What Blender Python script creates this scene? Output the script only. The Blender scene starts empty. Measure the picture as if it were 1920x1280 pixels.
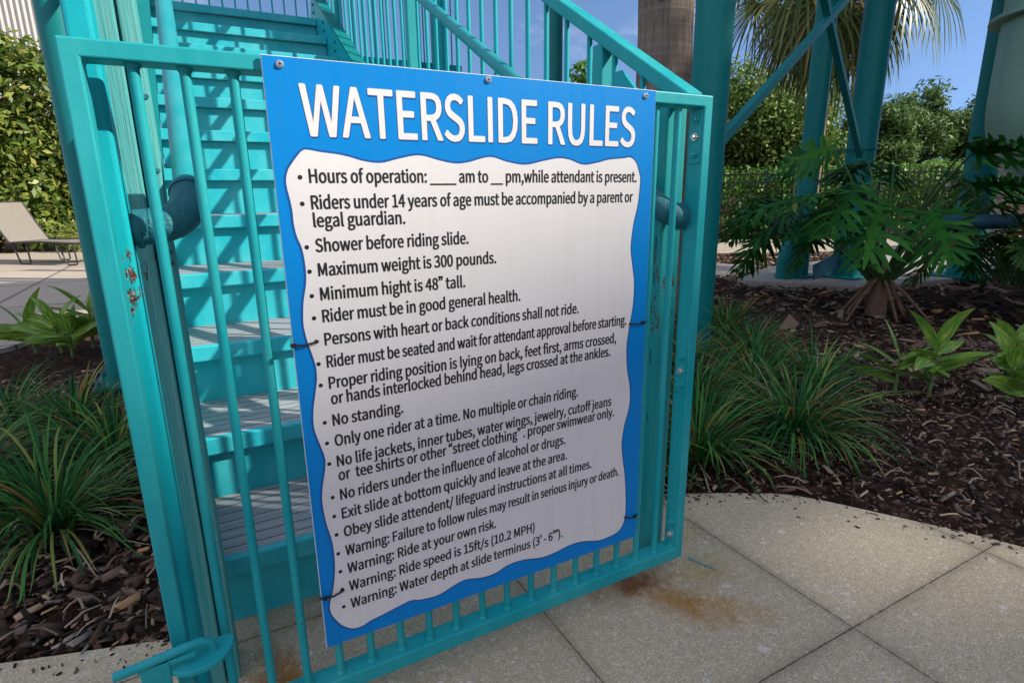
import bpy, bmesh, math, random
import numpy as np
from mathutils import Vector, Matrix

random.seed(7); rng = np.random.default_rng(7)
scene = bpy.context.scene
COL = scene.collection
RAD = math.radians

# ------------------------------------------------------------ camera
# rows: world axes in camera space (x right, y down, z forward)
CR = np.array([[0.8817415, -0.12855084, 0.45387952],
               [-0.47155291, -0.21361305, 0.85557426],
               [-0.01303021, -0.96842354, -0.24897001]])
CF = 1070.0; CC = (960.0, 640.0); CP = np.array([0, -0.9, 0.945])
cam_d = bpy.data.cameras.new("camera"); cam = bpy.data.objects.new("camera", cam_d); COL.objects.link(cam)
cam_d.sensor_width = 36.0; cam_d.sensor_fit = 'HORIZONTAL'; cam_d.lens = CF / 1920 * 36.0
cam_d.clip_start = 0.02; cam_d.clip_end = 2000
m = Matrix.Identity(4)
for i in range(3):
    m[i][0] = CR[i, 0]; m[i][1] = -CR[i, 1]; m[i][2] = -CR[i, 2]; m[i][3] = CP[i]
cam.matrix_world = m
scene.camera = cam

def ray(u, v): return CR @ np.array([u - CC[0], v - CC[1], CF])
def at_y(u, v, y):
    r = ray(u, v); return Vector(CP + r * ((y - CP[1]) / r[1]))
def at_x(u, v, x):
    r = ray(u, v); return Vector(CP + r * (x / r[0]))
def at_z(u, v, z=0.0):
    r = ray(u, v); return Vector(CP + r * ((z - CP[2]) / r[2]))

# ------------------------------------------------------------ world, sun, exposure
SUN = Vector((1.0, -0.75, 0.84)).normalized()
EXPOSURE = 0.6
world = bpy.data.worlds.new("World"); scene.world = world; world.use_nodes = True
wn = world.node_tree; wn.nodes.clear()
w_out = wn.nodes.new('ShaderNodeOutputWorld'); w_bg = wn.nodes.new('ShaderNodeBackground')
sky = wn.nodes.new('ShaderNodeTexSky'); sky.sky_type = 'NISHITA'; sky.sun_disc = False
sky.sun_elevation = math.asin(SUN.z); sky.sun_rotation = math.atan2(SUN.x, SUN.y)
sky.air_density = 1.0; sky.dust_density = 0.0; sky.ozone_density = 3.0; sky.altitude = 1000
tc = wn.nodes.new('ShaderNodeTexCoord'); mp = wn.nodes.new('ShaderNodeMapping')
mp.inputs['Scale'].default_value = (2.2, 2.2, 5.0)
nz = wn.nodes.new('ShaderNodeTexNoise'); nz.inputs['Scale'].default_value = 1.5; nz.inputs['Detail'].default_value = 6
dt = wn.nodes.new('ShaderNodeVectorMath'); dt.operation = 'DOT_PRODUCT'; dt.inputs[1].default_value = (0.50, 0.78, -0.37)   # clouds thickened overhead and behind the camera to add neutral shade light
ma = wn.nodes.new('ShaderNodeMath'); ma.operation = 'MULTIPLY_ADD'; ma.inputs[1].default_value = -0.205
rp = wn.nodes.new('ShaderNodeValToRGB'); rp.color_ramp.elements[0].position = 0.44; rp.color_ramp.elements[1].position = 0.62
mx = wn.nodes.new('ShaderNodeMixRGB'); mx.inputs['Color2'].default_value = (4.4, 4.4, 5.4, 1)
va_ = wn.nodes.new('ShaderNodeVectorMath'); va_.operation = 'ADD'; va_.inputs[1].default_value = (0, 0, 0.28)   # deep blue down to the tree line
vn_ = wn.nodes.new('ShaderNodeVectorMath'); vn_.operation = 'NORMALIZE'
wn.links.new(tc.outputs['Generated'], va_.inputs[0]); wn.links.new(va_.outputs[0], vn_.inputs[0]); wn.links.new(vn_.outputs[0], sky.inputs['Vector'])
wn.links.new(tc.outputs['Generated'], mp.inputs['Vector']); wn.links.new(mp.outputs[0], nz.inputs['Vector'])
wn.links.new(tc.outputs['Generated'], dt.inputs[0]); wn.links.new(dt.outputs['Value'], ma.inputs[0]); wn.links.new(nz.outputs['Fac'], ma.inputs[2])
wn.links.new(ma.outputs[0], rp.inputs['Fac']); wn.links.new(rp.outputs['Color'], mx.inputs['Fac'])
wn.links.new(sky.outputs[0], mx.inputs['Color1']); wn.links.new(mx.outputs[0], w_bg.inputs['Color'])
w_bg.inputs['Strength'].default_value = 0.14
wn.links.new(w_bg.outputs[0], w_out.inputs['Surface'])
sd = bpy.data.lights.new("sun", 'SUN'); sd.energy = 4.5; sd.angle = RAD(0.5); sd.color = (1.0, 0.93, 0.82)
so = bpy.data.objects.new("sun", sd); COL.objects.link(so)
so.rotation_euler = (-SUN).to_track_quat('-Z', 'Y').to_euler(); so.location = SUN * 30
scene.view_settings.view_transform = 'Standard'; scene.view_settings.look = 'None'
scene.view_settings.exposure = EXPOSURE; scene.view_settings.gamma = 1.0; scene.view_settings.use_curve_mapping = False

# ------------------------------------------------------------ materials
def mat(name):
    m = bpy.data.materials.new(name); m.use_nodes = True
    nt = m.node_tree; b = nt.nodes['Principled BSDF']
    return m, nt, b
def N(nt, t, **kw):
    n = nt.nodes.new(t)
    for k, v in kw.items():
        if k in n.inputs: n.inputs[k].default_value = v
        else: setattr(n, k, v)
    return n
def ramp(nt, src, stops):
    r = nt.nodes.new('ShaderNodeValToRGB'); e = r.color_ramp.elements
    while len(e) > 1: e.remove(e[-1])
    e[0].position = stops[0][0]; e[0].color = (*stops[0][1], 1)
    for p, c in stops[1:]:
        x = e.new(p); x.color = (*c, 1)
    nt.links.new(src, r.inputs['Fac']); return r.outputs['Color']
def objc(nt, scale=(1, 1, 1)):
    t = nt.nodes.new('ShaderNodeNewGeometry'); mp = nt.nodes.new('ShaderNodeMapping')
    mp.inputs['Scale'].default_value = scale
    nt.links.new(t.outputs['Position'], mp.inputs['Vector']); return mp.outputs[0]
def noise(nt, vec, scale, detail=4, rough=0.55):
    n = N(nt, 'ShaderNodeTexNoise', Scale=scale, Detail=detail, Roughness=rough)
    nt.links.new(vec, n.inputs['Vector']); return n.outputs['Fac']
def mixc(nt, fac, a, b, mode='MIX'):
    x = nt.nodes.new('ShaderNodeMixRGB'); x.blend_type = mode
    for s, v in (('Fac', fac), ('Color1', a), ('Color2', b)):
        if isinstance(v, (int, float)): x.inputs[s].default_value = v
        elif isinstance(v, tuple): x.inputs[s].default_value = (*v, 1)
        else: nt.links.new(v, x.inputs[s])
    return x.outputs[0]
def math_(nt, op, a, b=0.0):
    x = nt.nodes.new('ShaderNodeMath'); x.operation = op
    for i, v in enumerate((a, b)):
        if isinstance(v, (int, float)): x.inputs[i].default_value = v
        else: nt.links.new(v, x.inputs[i])
    return x.outputs[0]
def bump(nt, b, h, strength=0.3, dist=0.01):
    n = N(nt, 'ShaderNodeBump', Strength=strength, Distance=dist)
    nt.links.new(h, n.inputs['Height']); nt.links.new(n.outputs[0], b.inputs['Normal'])

def paint(name, base, worn, rust=0.0, rough=0.42, bs=0.12, scale=(9, 9, 2.2), spec=0.4, grain=False, patch=None):
    m, nt, b = mat(name)
    v = objc(nt, scale); f = noise(nt, v, 1.6, 6, 0.65)
    c = ramp(nt, f, [(0.35, base), (0.62, tuple(0.5 * (x + y) for x, y in zip(base, worn))), (0.85, worn)])
    fine = noise(nt, objc(nt), 260, 2)
    if patch:   # peeling paint and rust around one height
        sz = N(nt, 'ShaderNodeSeparateXYZ'); nt.links.new(objc(nt), sz.inputs[0])
        dz = math_(nt, 'DIVIDE', math_(nt, 'ABSOLUTE', math_(nt, 'SUBTRACT', sz.outputs[2], patch[0])), patch[1])
        pf = math_(nt, 'SUBTRACT', noise(nt, objc(nt, (1, 1, 0.28)), 60, 6, 0.75), math_(nt, 'MULTIPLY', math_(nt, 'POWER', dz, 2.0), 0.22))
        pm = ramp(nt, pf, [(0.545, (0, 0, 0)), (0.56, (1, 1, 1))])
        c = mixc(nt, pm, c, ramp(nt, fine, [(0.30, (0.02, 0.014, 0.012)), (0.5, (0.06, 0.03, 0.02)), (0.60, (0.17, 0.07, 0.035)), (0.72, (0.5, 0.45, 0.4))]))
    if rust > 0:
        rf = noise(nt, objc(nt), 38, 6, 0.7)
        rr = ramp(nt, rf, [(0.70 - rust, (0, 0, 0)), (0.73 - rust, (1, 1, 1))])
        rc = ramp(nt, fine, [(0.35, (0.03, 0.02, 0.015)), (0.6, (0.16, 0.06, 0.02)), (0.8, (0.35, 0.2, 0.1))])
        c = mixc(nt, rr, c, rc)
    nt.links.new(c, b.inputs['Base Color']); b.inputs['Roughness'].default_value = rough
    b.inputs['Specular IOR Level'].default_value = spec
    mid = noise(nt, objc(nt), 55, 3)
    if grain: fine = noise(nt, objc(nt, (120, 120, 3)), 2.0, 5, 0.7); mid = fine
    bump(nt, b, math_(nt, 'ADD', fine, math_(nt, 'MULTIPLY', mid, 2.0)), bs, 0.002)
    return m
M = {}
M['gate'] = paint('gate_paint', (0.005, 0.30, 0.335), (0.045, 0.40, 0.40), rust=0.001, rough=0.45, spec=0.22)
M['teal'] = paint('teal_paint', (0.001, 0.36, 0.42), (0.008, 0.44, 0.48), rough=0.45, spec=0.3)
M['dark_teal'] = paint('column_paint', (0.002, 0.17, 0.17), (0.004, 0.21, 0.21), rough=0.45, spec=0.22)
M['blue_pipe'] = paint('blue_grey_paint', (0.02, 0.10, 0.17), (0.04, 0.14, 0.22), rough=0.4)
M['rusty'] = paint('lumpy_paint', (0.012, 0.13, 0.17), (0.03, 0.22, 0.25), rust=0.06, rough=0.55, bs=1.0)
M['stair'] = paint('riser_paint', (0.004, 0.41, 0.48), (0.09, 0.54, 0.56), rough=0.55, scale=(7, 7, 5))
M['wood_teal'] = paint('post_paint', (0.05, 0.36, 0.35), (0.24, 0.54, 0.49), rough=0.7, scale=(60, 60, 1.2), bs=0.6, grain=True, patch=(0.86, 0.10))
M['rail_pipe'] = paint('rail_pipe_paint', (0.01, 0.27, 0.30), (0.05, 0.33, 0.35), rough=0.4, spec=0.35)
M['post_rust'] = paint('rusting_post_paint', (0.001, 0.36, 0.42), (0.008, 0.44, 0.48), rough=0.45, spec=0.3, patch=(0.83, 0.12))
M['hinge_post'] = paint('hinge_post_paint', (0.006, 0.28, 0.29), (0.04, 0.36, 0.35), rough=0.45, spec=0.22, patch=(0.72, 0.16))
M['sage'] = paint('slide_fibreglass', (0.19, 0.34, 0.26), (0.24, 0.40, 0.315), rough=0.35, scale=(2, 2, 1))

def flat(name, c, rough=0.5, metal=0.0, var=0.15, sc=30, spec=0.5):
    m, nt, b = mat(name)
    f = noise(nt, objc(nt), sc, 4)
    lo = tuple(x * (1 - var) for x in c); hi = tuple(min(1, x * (1 + var)) for x in c)
    nt.links.new(ramp(nt, f, [(0.3, lo), (0.7, hi)]), b.inputs['Base Color'])
    b.inputs['Roughness'].default_value = rough; b.inputs['Metallic'].default_value = metal
    b.inputs['Specular IOR Level'].default_value = spec
    return m
def sign_mat(name, c, rough, spec):
    m, nt, b = mat(name); v = objc(nt)
    st = noise(nt, objc(nt, (30, 30, 1.5)), 2.0, 5, 0.65); sp = noise(nt, v, 150, 4, 0.7); sc2 = noise(nt, objc(nt, (8, 8, 150)), 1.5, 3, 0.6)
    col = mixc(nt, 1.0, c, ramp(nt, st, [(0.30, (0.955, 0.955, 0.945)), (0.55, (1, 1, 1))]), 'MULTIPLY')
    col = mixc(nt, 1.0, col, ramp(nt, sp, [(0.24, (0.5, 0.48, 0.44)), (0.31, (1, 1, 1))]), 'MULTIPLY')
    col = mixc(nt, ramp(nt, sc2, [(0.74, (0, 0, 0)), (0.80, (0.22, 0.22, 0.22))]), col, (0.5, 0.5, 0.5))
    nt.links.new(col, b.inputs['Base Color']); b.inputs['Specular IOR Level'].default_value = spec
    nt.links.new(ramp(nt, st, [(0.3, (rough+.15,)*3), (0.6, (rough,)*3)]), b.inputs['Roughness'])
    bump(nt, b, noise(nt, v, 3.0, 2), 0.15, 0.02); return m
M['sign_blue'] = sign_mat('sign_blue', (0.0, 0.215, 0.60), 0.4, 0.18)
M['sign_dark_blue'] = flat('sign_dark_blue', (0.002, 0.085, 0.33), 0.4, var=0.03)
M['sign_white'] = sign_mat('sign_white', (0.70, 0.69, 0.68), 0.45, 0.25)
M['sign_black'] = flat('sign_black', (0.012, 0.012, 0.013), 0.45, var=0.05)
M['sign_edge'] = flat('sign_edge', (0.7, 0.7, 0.68), 0.6)
M['steel'] = flat('screw_steel', (0.6, 0.6, 0.58), 0.35, 0.8)
M['black'] = flat('black_plastic', (0.012, 0.012, 0.014), 0.45)
M['iron'] = flat('black_iron', (0.012, 0.012, 0.012), 0.5)
M['timber'] = flat('grey_timber', (0.26, 0.22, 0.19), 0.8, var=0.35, sc=14)
M['sling'] = flat('sling_fabric', (0.21, 0.185, 0.15), 0.8, var=0.08)
M['bronze'] = flat('chair_frame', (0.03, 0.028, 0.026), 0.5)
M['stem'] = flat('plant_stem', (0.10, 0.16, 0.045), 0.6, var=0.3)
M['dark_stem'] = flat('leaf_stalk', (0.03, 0.085, 0.02), 0.5, var=0.3)
M['root'] = flat('aerial_root', (0.17, 0.10, 0.065), 0.8, var=0.35, sc=20)
M['stucco'] = flat('pale_stucco', (0.5, 0.46, 0.4), 0.8)
M['glass'] = flat('window_glass', (0.05, 0.07, 0.08), 0.1)

def bark(name, a, bb, ring=40, s=0.6):
    m, nt, b = mat(name)
    f = noise(nt, objc(nt, (26, 26, 1.6)), 2.0, 6, 0.65); r = noise(nt, objc(nt, (1.2, 1.2, ring)), 1.0, 3)
    nt.links.new(ramp(nt, math_(nt, 'ADD', math_(nt, 'MULTIPLY', f, 0.65), math_(nt, 'MULTIPLY', r, 0.35)),
                      [(0.3, a), (0.7, bb)]), b.inputs['Base Color'])
    b.inputs['Roughness'].default_value = 0.9
    bump(nt, b, math_(nt, 'ADD', f, math_(nt, 'MULTIPLY', r, 0.5)), s, 0.02); return m
M['palm_bark'] = bark('palm_bark', (0.10, 0.075, 0.058), (0.38, 0.30, 0.235), 26, 1.0)
M['trunk2'] = bark('reddish_bark', (0.12, 0.06, 0.035), (0.36, 0.21, 0.12), 8)
M['tree_bark'] = bark('tree_bark', (0.05, 0.04, 0.03), (0.16, 0.12, 0.09), 6)

def leafmat(name, stops, rough=0.45, trans=0.35, spec=0.35):
    m, nt, b = mat(name)
    g = nt.nodes.new('ShaderNodeNewGeometry')
    c = ramp(nt, g.outputs['Random Per Island'], stops)
    nt.links.new(c, b.inputs['Base Color']); b.inputs['Roughness'].default_value = rough
    b.inputs['Specular IOR Level'].default_value = spec
    if trans:
        t = nt.nodes.new('ShaderNodeBsdfTranslucent'); nt.links.new(c, t.inputs['Color'])
        ms = nt.nodes.new('ShaderNodeMixShader'); ms.inputs[0].default_value = trans
        nt.links.new(b.outputs[0], ms.inputs[1]); nt.links.new(t.outputs[0], ms.inputs[2])
        nt.links.new(ms.outputs[0], nt.nodes['Material Output'].inputs['Surface'])
    return m
M['liriope'] = leafmat('liriope_blade', [(0, (0.014, 0.075, 0.022)), (0.45, (0.032, 0.155, 0.038)), (0.8, (0.10, 0.29, 0.06)), (0.9, (0.28, 0.34, 0.08)), (0.95, (0.30, 0.17, 0.05)), (1, (0.36, 0.15, 0.04))], 0.55, 0.3, 0.12)
M['philo'] = leafmat('philodendron_leaf', [(0, (0.014, 0.075, 0.016)), (0.7, (0.028, 0.155, 0.022)), (0.95, (0.06, 0.22, 0.035)), (1, (0.22, 0.24, 0.05))], 0.45, 0.3, 0.12)
M['shrub'] = leafmat('shrub_leaf', [(0, (0.03, 0.10, 0.02)), (0.6, (0.06, 0.16, 0.03)), (0.8, (0.14, 0.24, 0.04)), (0.9, (0.28, 0.13, 0.05)), (1, (0.34, 0.16, 0.08))], 0.4, 0.3)
M['hedge'] = leafmat('hedge_leaf', [(0, (0.06, 0.12, 0.02)), (0.5, (0.15, 0.23, 0.04)), (0.85, (0.29, 0.34, 0.065)), (1, (0.46, 0.42, 0.10))], 0.4, 0.35)
M['hedge_r'] = leafmat('clipped_hedge_leaf', [(0, (0.05, 0.14, 0.02)), (0.6, (0.12, 0.30, 0.045)), (1, (0.24, 0.44, 0.08))], 0.45, 0.35)
M['broad'] = leafmat('magnolia_leaf', [(0, (0.04, 0.10, 0.018)), (0.5, (0.14, 0.26, 0.05)), (0.9, (0.32, 0.42, 0.11)), (1, (0.42, 0.40, 0.15))], 0.5, 0.25, 0.2)
M['pine'] = leafmat('pine_needle', [(0, (0.04, 0.10, 0.025)), (1, (0.16, 0.27, 0.06))], 0.6, 0.2)
M['frond'] = leafmat('palm_frond', [(0, (0.05, 0.085, 0.02)), (0.6, (0.10, 0.15, 0.035)), (0.85, (0.22, 0.24, 0.07)), (1, (0.36, 0.30, 0.13))], 0.4, 0.35)
M['dead_frond'] = leafmat('dead_frond', [(0, (0.2, 0.10, 0.04)), (1, (0.42, 0.25, 0.12))], 0.7, 0.2)
M['yellow'] = leafmat('strappy_leaf', [(0, (0.13, 0.2, 0.04)), (1, (0.36, 0.38, 0.10))], 0.5, 0.35)
M['chips'] = leafmat('bark_chip', [(0, (0.016, 0.011, 0.009)), (0.35, (0.055, 0.037, 0.028)), (0.6, (0.13, 0.075, 0.05)), (0.8, (0.20, 0.14, 0.105)), (0.93, (0.30, 0.25, 0.21)), (1, (0.52, 0.3, 0.11))], 0.9, 0, 0.2)
M['twig'] = leafmat('dry_twig', [(0, (0.16, 0.10, 0.06)), (1, (0.42, 0.34, 0.24))], 0.9, 0, 0.2)

def variegated():
    m, nt, b = mat('variegated_leaf')
    uv = nt.nodes.new('ShaderNodeUVMap'); mp = N(nt, 'ShaderNodeMapping'); mp.inputs['Scale'].default_value = (9, 1.4, 1)
    nt.links.new(uv.outputs[0], mp.inputs['Vector'])
    n = noise(nt, mp.outputs[0], 2.2, 3, 0.6)
    c = ramp(nt, n, [(0.38, (0.04, 0.17, 0.025)), (0.51, (0.14, 0.36, 0.045)), (0.60, (0.52, 0.58, 0.10))])
    nt.links.new(c, b.inputs['Base Color']); b.inputs['Roughness'].default_value = 0.35
    t = nt.nodes.new('ShaderNodeBsdfTranslucent'); nt.links.new(c, t.inputs['Color'])
    ms = nt.nodes.new('ShaderNodeMixShader'); ms.inputs[0].default_value = 0.3
    nt.links.new(b.outputs[0], ms.inputs[1]); nt.links.new(t.outputs[0], ms.inputs[2])
    nt.links.new(ms.outputs[0], nt.nodes['Material Output'].inputs['Surface'])
    return m
M['ginger'] = variegated()

def mulch_mat():
    m, nt, b = mat('mulch')
    v = objc(nt); vo = N(nt, 'ShaderNodeTexVoronoi', Scale=42.0); nt.links.new(v, vo.inputs['Vector'])
    n = noise(nt, v, 70, 5, 0.7)
    c = ramp(nt, vo.outputs['Color'], [(0, (0.02, 0.014, 0.011)), (0.5, (0.06, 0.036, 0.026)), (0.8, (0.13, 0.07, 0.045)), (1, (0.22, 0.14, 0.09))])
    nt.links.new(mixc(nt, 0.6, c, ramp(nt, n, [(0.3, (0.3, 0.3, 0.3)), (0.7, (1.3, 1.2, 1.1))]), 'MULTIPLY'), b.inputs['Base Color'])
    b.inputs['Roughness'].default_value = 1.0; b.inputs['Specular IOR Level'].default_value = 0.1
    bump(nt, b, math_(nt, 'ADD', n, vo.outputs['Distance']), 1.0, 0.03); return m
M['mulch'] = mulch_mat()

def concrete(name, c0, c1, joints=None, shells=False, stains=()):
    m, nt, b = mat(name)
    v = objc(nt)
    big = noise(nt, v, 2.2, 5, 0.6); fine = noise(nt, v, 260, 3, 0.75); mid = noise(nt, v, 60, 3, 0.6)
    col = mixc(nt, big, c0, c1)
    col = mixc(nt, 0.85, col, ramp(nt, fine, [(0.30, (0.30, 0.28, 0.25)), (0.42, (0.80, 0.79, 0.77)), (0.56, (1.03, 1.02, 1.01)), (0.67, (2.0, 1.96, 1.88))]), 'MULTIPLY')
    col = mixc(nt, 0.5, col, ramp(nt, mid, [(0.3, (0.7, 0.7, 0.7)), (0.7, (1.25, 1.25, 1.25))]), 'MULTIPLY')
    h = math_(nt, 'MULTIPLY', fine, 0.6)
    if shells:
        wob = N(nt, 'ShaderNodeTexNoise', Scale=25.0); nt.links.new(v, wob.inputs['Vector'])
        va = nt.nodes.new('ShaderNodeVectorMath'); va.operation = 'MULTIPLY_ADD'
        nt.links.new(wob.outputs['Color'], va.inputs[0]); va.inputs[1].default_value = (0.02, 0.02, 0); nt.links.new(v, va.inputs[2])
        for sc, thr, (r0, r1, r2) in ((30.0, 0.90, (0.20, 0.25, 0.29)), (48.0, 0.80, (0.0, 0.22, 0.28)), (22.0, 0.93, (0.0, 0.20, 0.26)), (90.0, 0.70, (0.0, 0.25, 0.32))):
            mpn = N(nt, 'ShaderNodeMapping'); mpn.inputs['Scale'].default_value = (1.0, 1.35, 1.0); mpn.inputs['Rotation'].default_value = (0, 0, sc)
            nt.links.new(va.outputs[0], mpn.inputs['Vector'])
            vo = N(nt, 'ShaderNodeTexVoronoi', Scale=sc); nt.links.new(mpn.outputs[0], vo.inputs['Vector'])
            ringv = ramp(nt, vo.outputs['Distance'], [(r0, (0, 0, 0) if r0 else (1, 1, 1)), (max(r0 + 0.02, (r0 + r1) / 2), (1, 1, 1)), (r1, (1, 1, 1)), (r2, (0, 0, 0))])
            sep = N(nt, 'ShaderNodeSeparateColor'); nt.links.new(vo.outputs['Color'], sep.inputs[0])
            sel = math_(nt, 'GREATER_THAN', sep.outputs[0], thr)
            fac = math_(nt, 'MULTIPLY', math_(nt, 'MULTIPLY', ringv, sel), 0.68)
            col = mixc(nt, fac, col, (0.66, 0.61, 0.54))
    sx = N(nt, 'ShaderNodeSeparateXYZ'); nt.links.new(v, sx.inputs[0])
    for (cx, cy, rx, ry, a, cc, st) in stains:
        # elongated stain with ragged edge
        ca, sa = math.cos(a), math.sin(a)
        dx = math_(nt, 'SUBTRACT', sx.outputs[0], cx); dy = math_(nt, 'SUBTRACT', sx.outputs[1], cy)
        u = math_(nt, 'ADD', math_(nt, 'MULTIPLY', dx, ca / rx), math_(nt, 'MULTIPLY', dy, sa / rx))
        w = math_(nt, 'ADD', math_(nt, 'MULTIPLY', dx, -sa / ry), math_(nt, 'MULTIPLY', dy, ca / ry))
        d = math_(nt, 'SQRT', math_(nt, 'ADD', math_(nt, 'MULTIPLY', u, u), math_(nt, 'MULTIPLY', w, w)))
        ns = noise(nt, v, 16, 5, 0.7)
        e = math_(nt, 'ADD', d, math_(nt, 'MULTIPLY', math_(nt, 'SUBTRACT', ns, 0.5), 1.9))
        f = ramp(nt, e, [(0.15, (st, st, st)), (0.95, (0, 0, 0))])
        col = mixc(nt, f, col, mixc(nt, 1.0, col, cc, 'MULTIPLY'))
    if joints:
        x0, dxp, y0, dyp, wd = joints
        g = None; halo = None; cell = 0.0
        for i, (o, p) in enumerate(((x0, dxp), (y0, dyp))):
            t = math_(nt, 'DIVIDE', math_(nt, 'SUBTRACT', sx.outputs[i], o - 100 * p), p)
            fr = math_(nt, 'ABSOLUTE', math_(nt, 'SUBTRACT', math_(nt, 'FRACT', math_(nt, 'ADD', t, 0.5)), 0.5))
            line = math_(nt, 'LESS_THAN', math_(nt, 'ADD', math_(nt, 'MULTIPLY', fr, p), math_(nt, 'MULTIPLY', mid, 0.003)), wd / 2 + 0.0015)
            hl = ramp(nt, math_(nt, 'ADD', math_(nt, 'MULTIPLY', fr, p), math_(nt, 'MULTIPLY', math_(nt, 'SUBTRACT', big, 0.5), 0.03)), [(0.0, (0.35,)*3), (0.022, (0.10,)*3), (0.05, (0, 0, 0))])
            halo = hl if halo is None else math_(nt, 'MAXIMUM', halo, hl)
            cell = math_(nt, 'ADD', cell, math_(nt, 'MULTIPLY', math_(nt, 'FLOOR', t), 12.9898 + 65.2*i))
            g = line if g is None else math_(nt, 'MAXIMUM', g, line)
        rnd = math_(nt, 'FRACT', math_(nt, 'MULTIPLY', math_(nt, 'SINE', cell), 437.58))
        col = mixc(nt, 1.0, col, ramp(nt, rnd, [(0, (0.90, 0.90, 0.91)), (1, (1.08, 1.07, 1.05))]), 'MULTIPLY')
        col = mixc(nt, halo, col, (0.10, 0.085, 0.06))
        col = mixc(nt, math_(nt, 'MULTIPLY', g, 0.75), col, (0.03, 0.024, 0.016))
        h = math_(nt, 'SUBTRACT', h, math_(nt, 'MULTIPLY', g, 3.0))
    nt.links.new(col, b.inputs['Base Color']); b.inputs['Roughness'].default_value = 0.85
    b.inputs['Specular IOR Level'].default_value = 0.25
    bump(nt, b, h, 0.5, 0.003); return m
M['apron'] = concrete('shell_concrete', (0.43, 0.36, 0.245), (0.56, 0.475, 0.335), (0.59, 0.578, -0.305, 0.62, 0.003), True,
                      stains=((0.885, -0.055, 0.17, 0.07, -1.05, (0.74, 0.50, 0.23), 0.92), (1.02, 0.0, 0.15, 0.08, 0.3, (0.78, 0.72, 0.42), 0.7), (0.98, -0.12, 0.16, 0.05, -0.9, (0.85, 0.66, 0.36), 0.7), (0.84, 0.06, 0.15, 0.08, 0.1, (0.42, 0.2, 0.09), 0.9),
                              (0.03, 0.16, 0.07, 0.12, 0.3, (0.8, 0.4, 0.1), 0.9), (1.12, 0.14, 0.12, 0.05, 0.4, (0.8, 0.7, 0.4), 0.5)))
M['deck'] = concrete('deck_concrete', (0.38, 0.33, 0.26), (0.47, 0.41, 0.33), (0.0, 1.8, 0.4, 1.8, 0.02))
M['pad'] = concrete('pad_concrete', (0.30, 0.28, 0.25), (0.38, 0.36, 0.32))

def tread_mat():
    m, nt, b = mat('worn_tread')
    sx = N(nt, 'ShaderNodeSeparateXYZ'); v = objc(nt); nt.links.new(v, sx.inputs[0])
    fr = math_(nt, 'FRACT', math_(nt, 'DIVIDE', sx.outputs[1], 0.041))
    gr = math_(nt, 'LESS_THAN', fr, 0.09)
    f = noise(nt, objc(nt, (2, 30, 1)), 2.0, 5); fine = noise(nt, v, 300, 2)
    c = ramp(nt, f, [(0.3, (0.22, 0.26, 0.28)), (0.7, (0.40, 0.41, 0.41))])
    c = mixc(nt, 0.5, c, ramp(nt, fine, [(0.35, (0.6, 0.6, 0.6)), (0.65, (1.25, 1.25, 1.25))]), 'MULTIPLY')
    c = mixc(nt, gr, c, (0.02, 0.03, 0.035))
    nt.links.new(c, b.inputs['Base Color']); b.inputs['Roughness'].default_value = 0.75
    bump(nt, b, math_(nt, 'SUBTRACT', math_(nt, 'MULTIPLY', fine, 0.4), math_(nt, 'MULTIPLY', gr, 2)), 0.5, 0.003); return m
M['tread'] = tread_mat()

def siding_mat():
    m, nt, b = mat('metal_siding')
    sx = N(nt, 'ShaderNodeSeparateXYZ'); v = objc(nt); nt.links.new(v, sx.inputs[0])
    fr = math_(nt, 'FRACT', math_(nt, 'DIVIDE', sx.outputs[0], 0.12))
    nt.links.new(ramp(nt, fr, [(0, (0.33, 0.31, 0.29)), (0.3, (0.52, 0.50, 0.47)), (0.8, (0.52, 0.50, 0.47)), (1, (0.33, 0.31, 0.29))]), b.inputs['Base Color'])
    b.inputs['Roughness'].default_value = 0.6
    bump(nt, b, math_(nt, 'PINGPONG', fr, 0.5), 1.0, 0.06); return m
M['siding'] = siding_mat()

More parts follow.
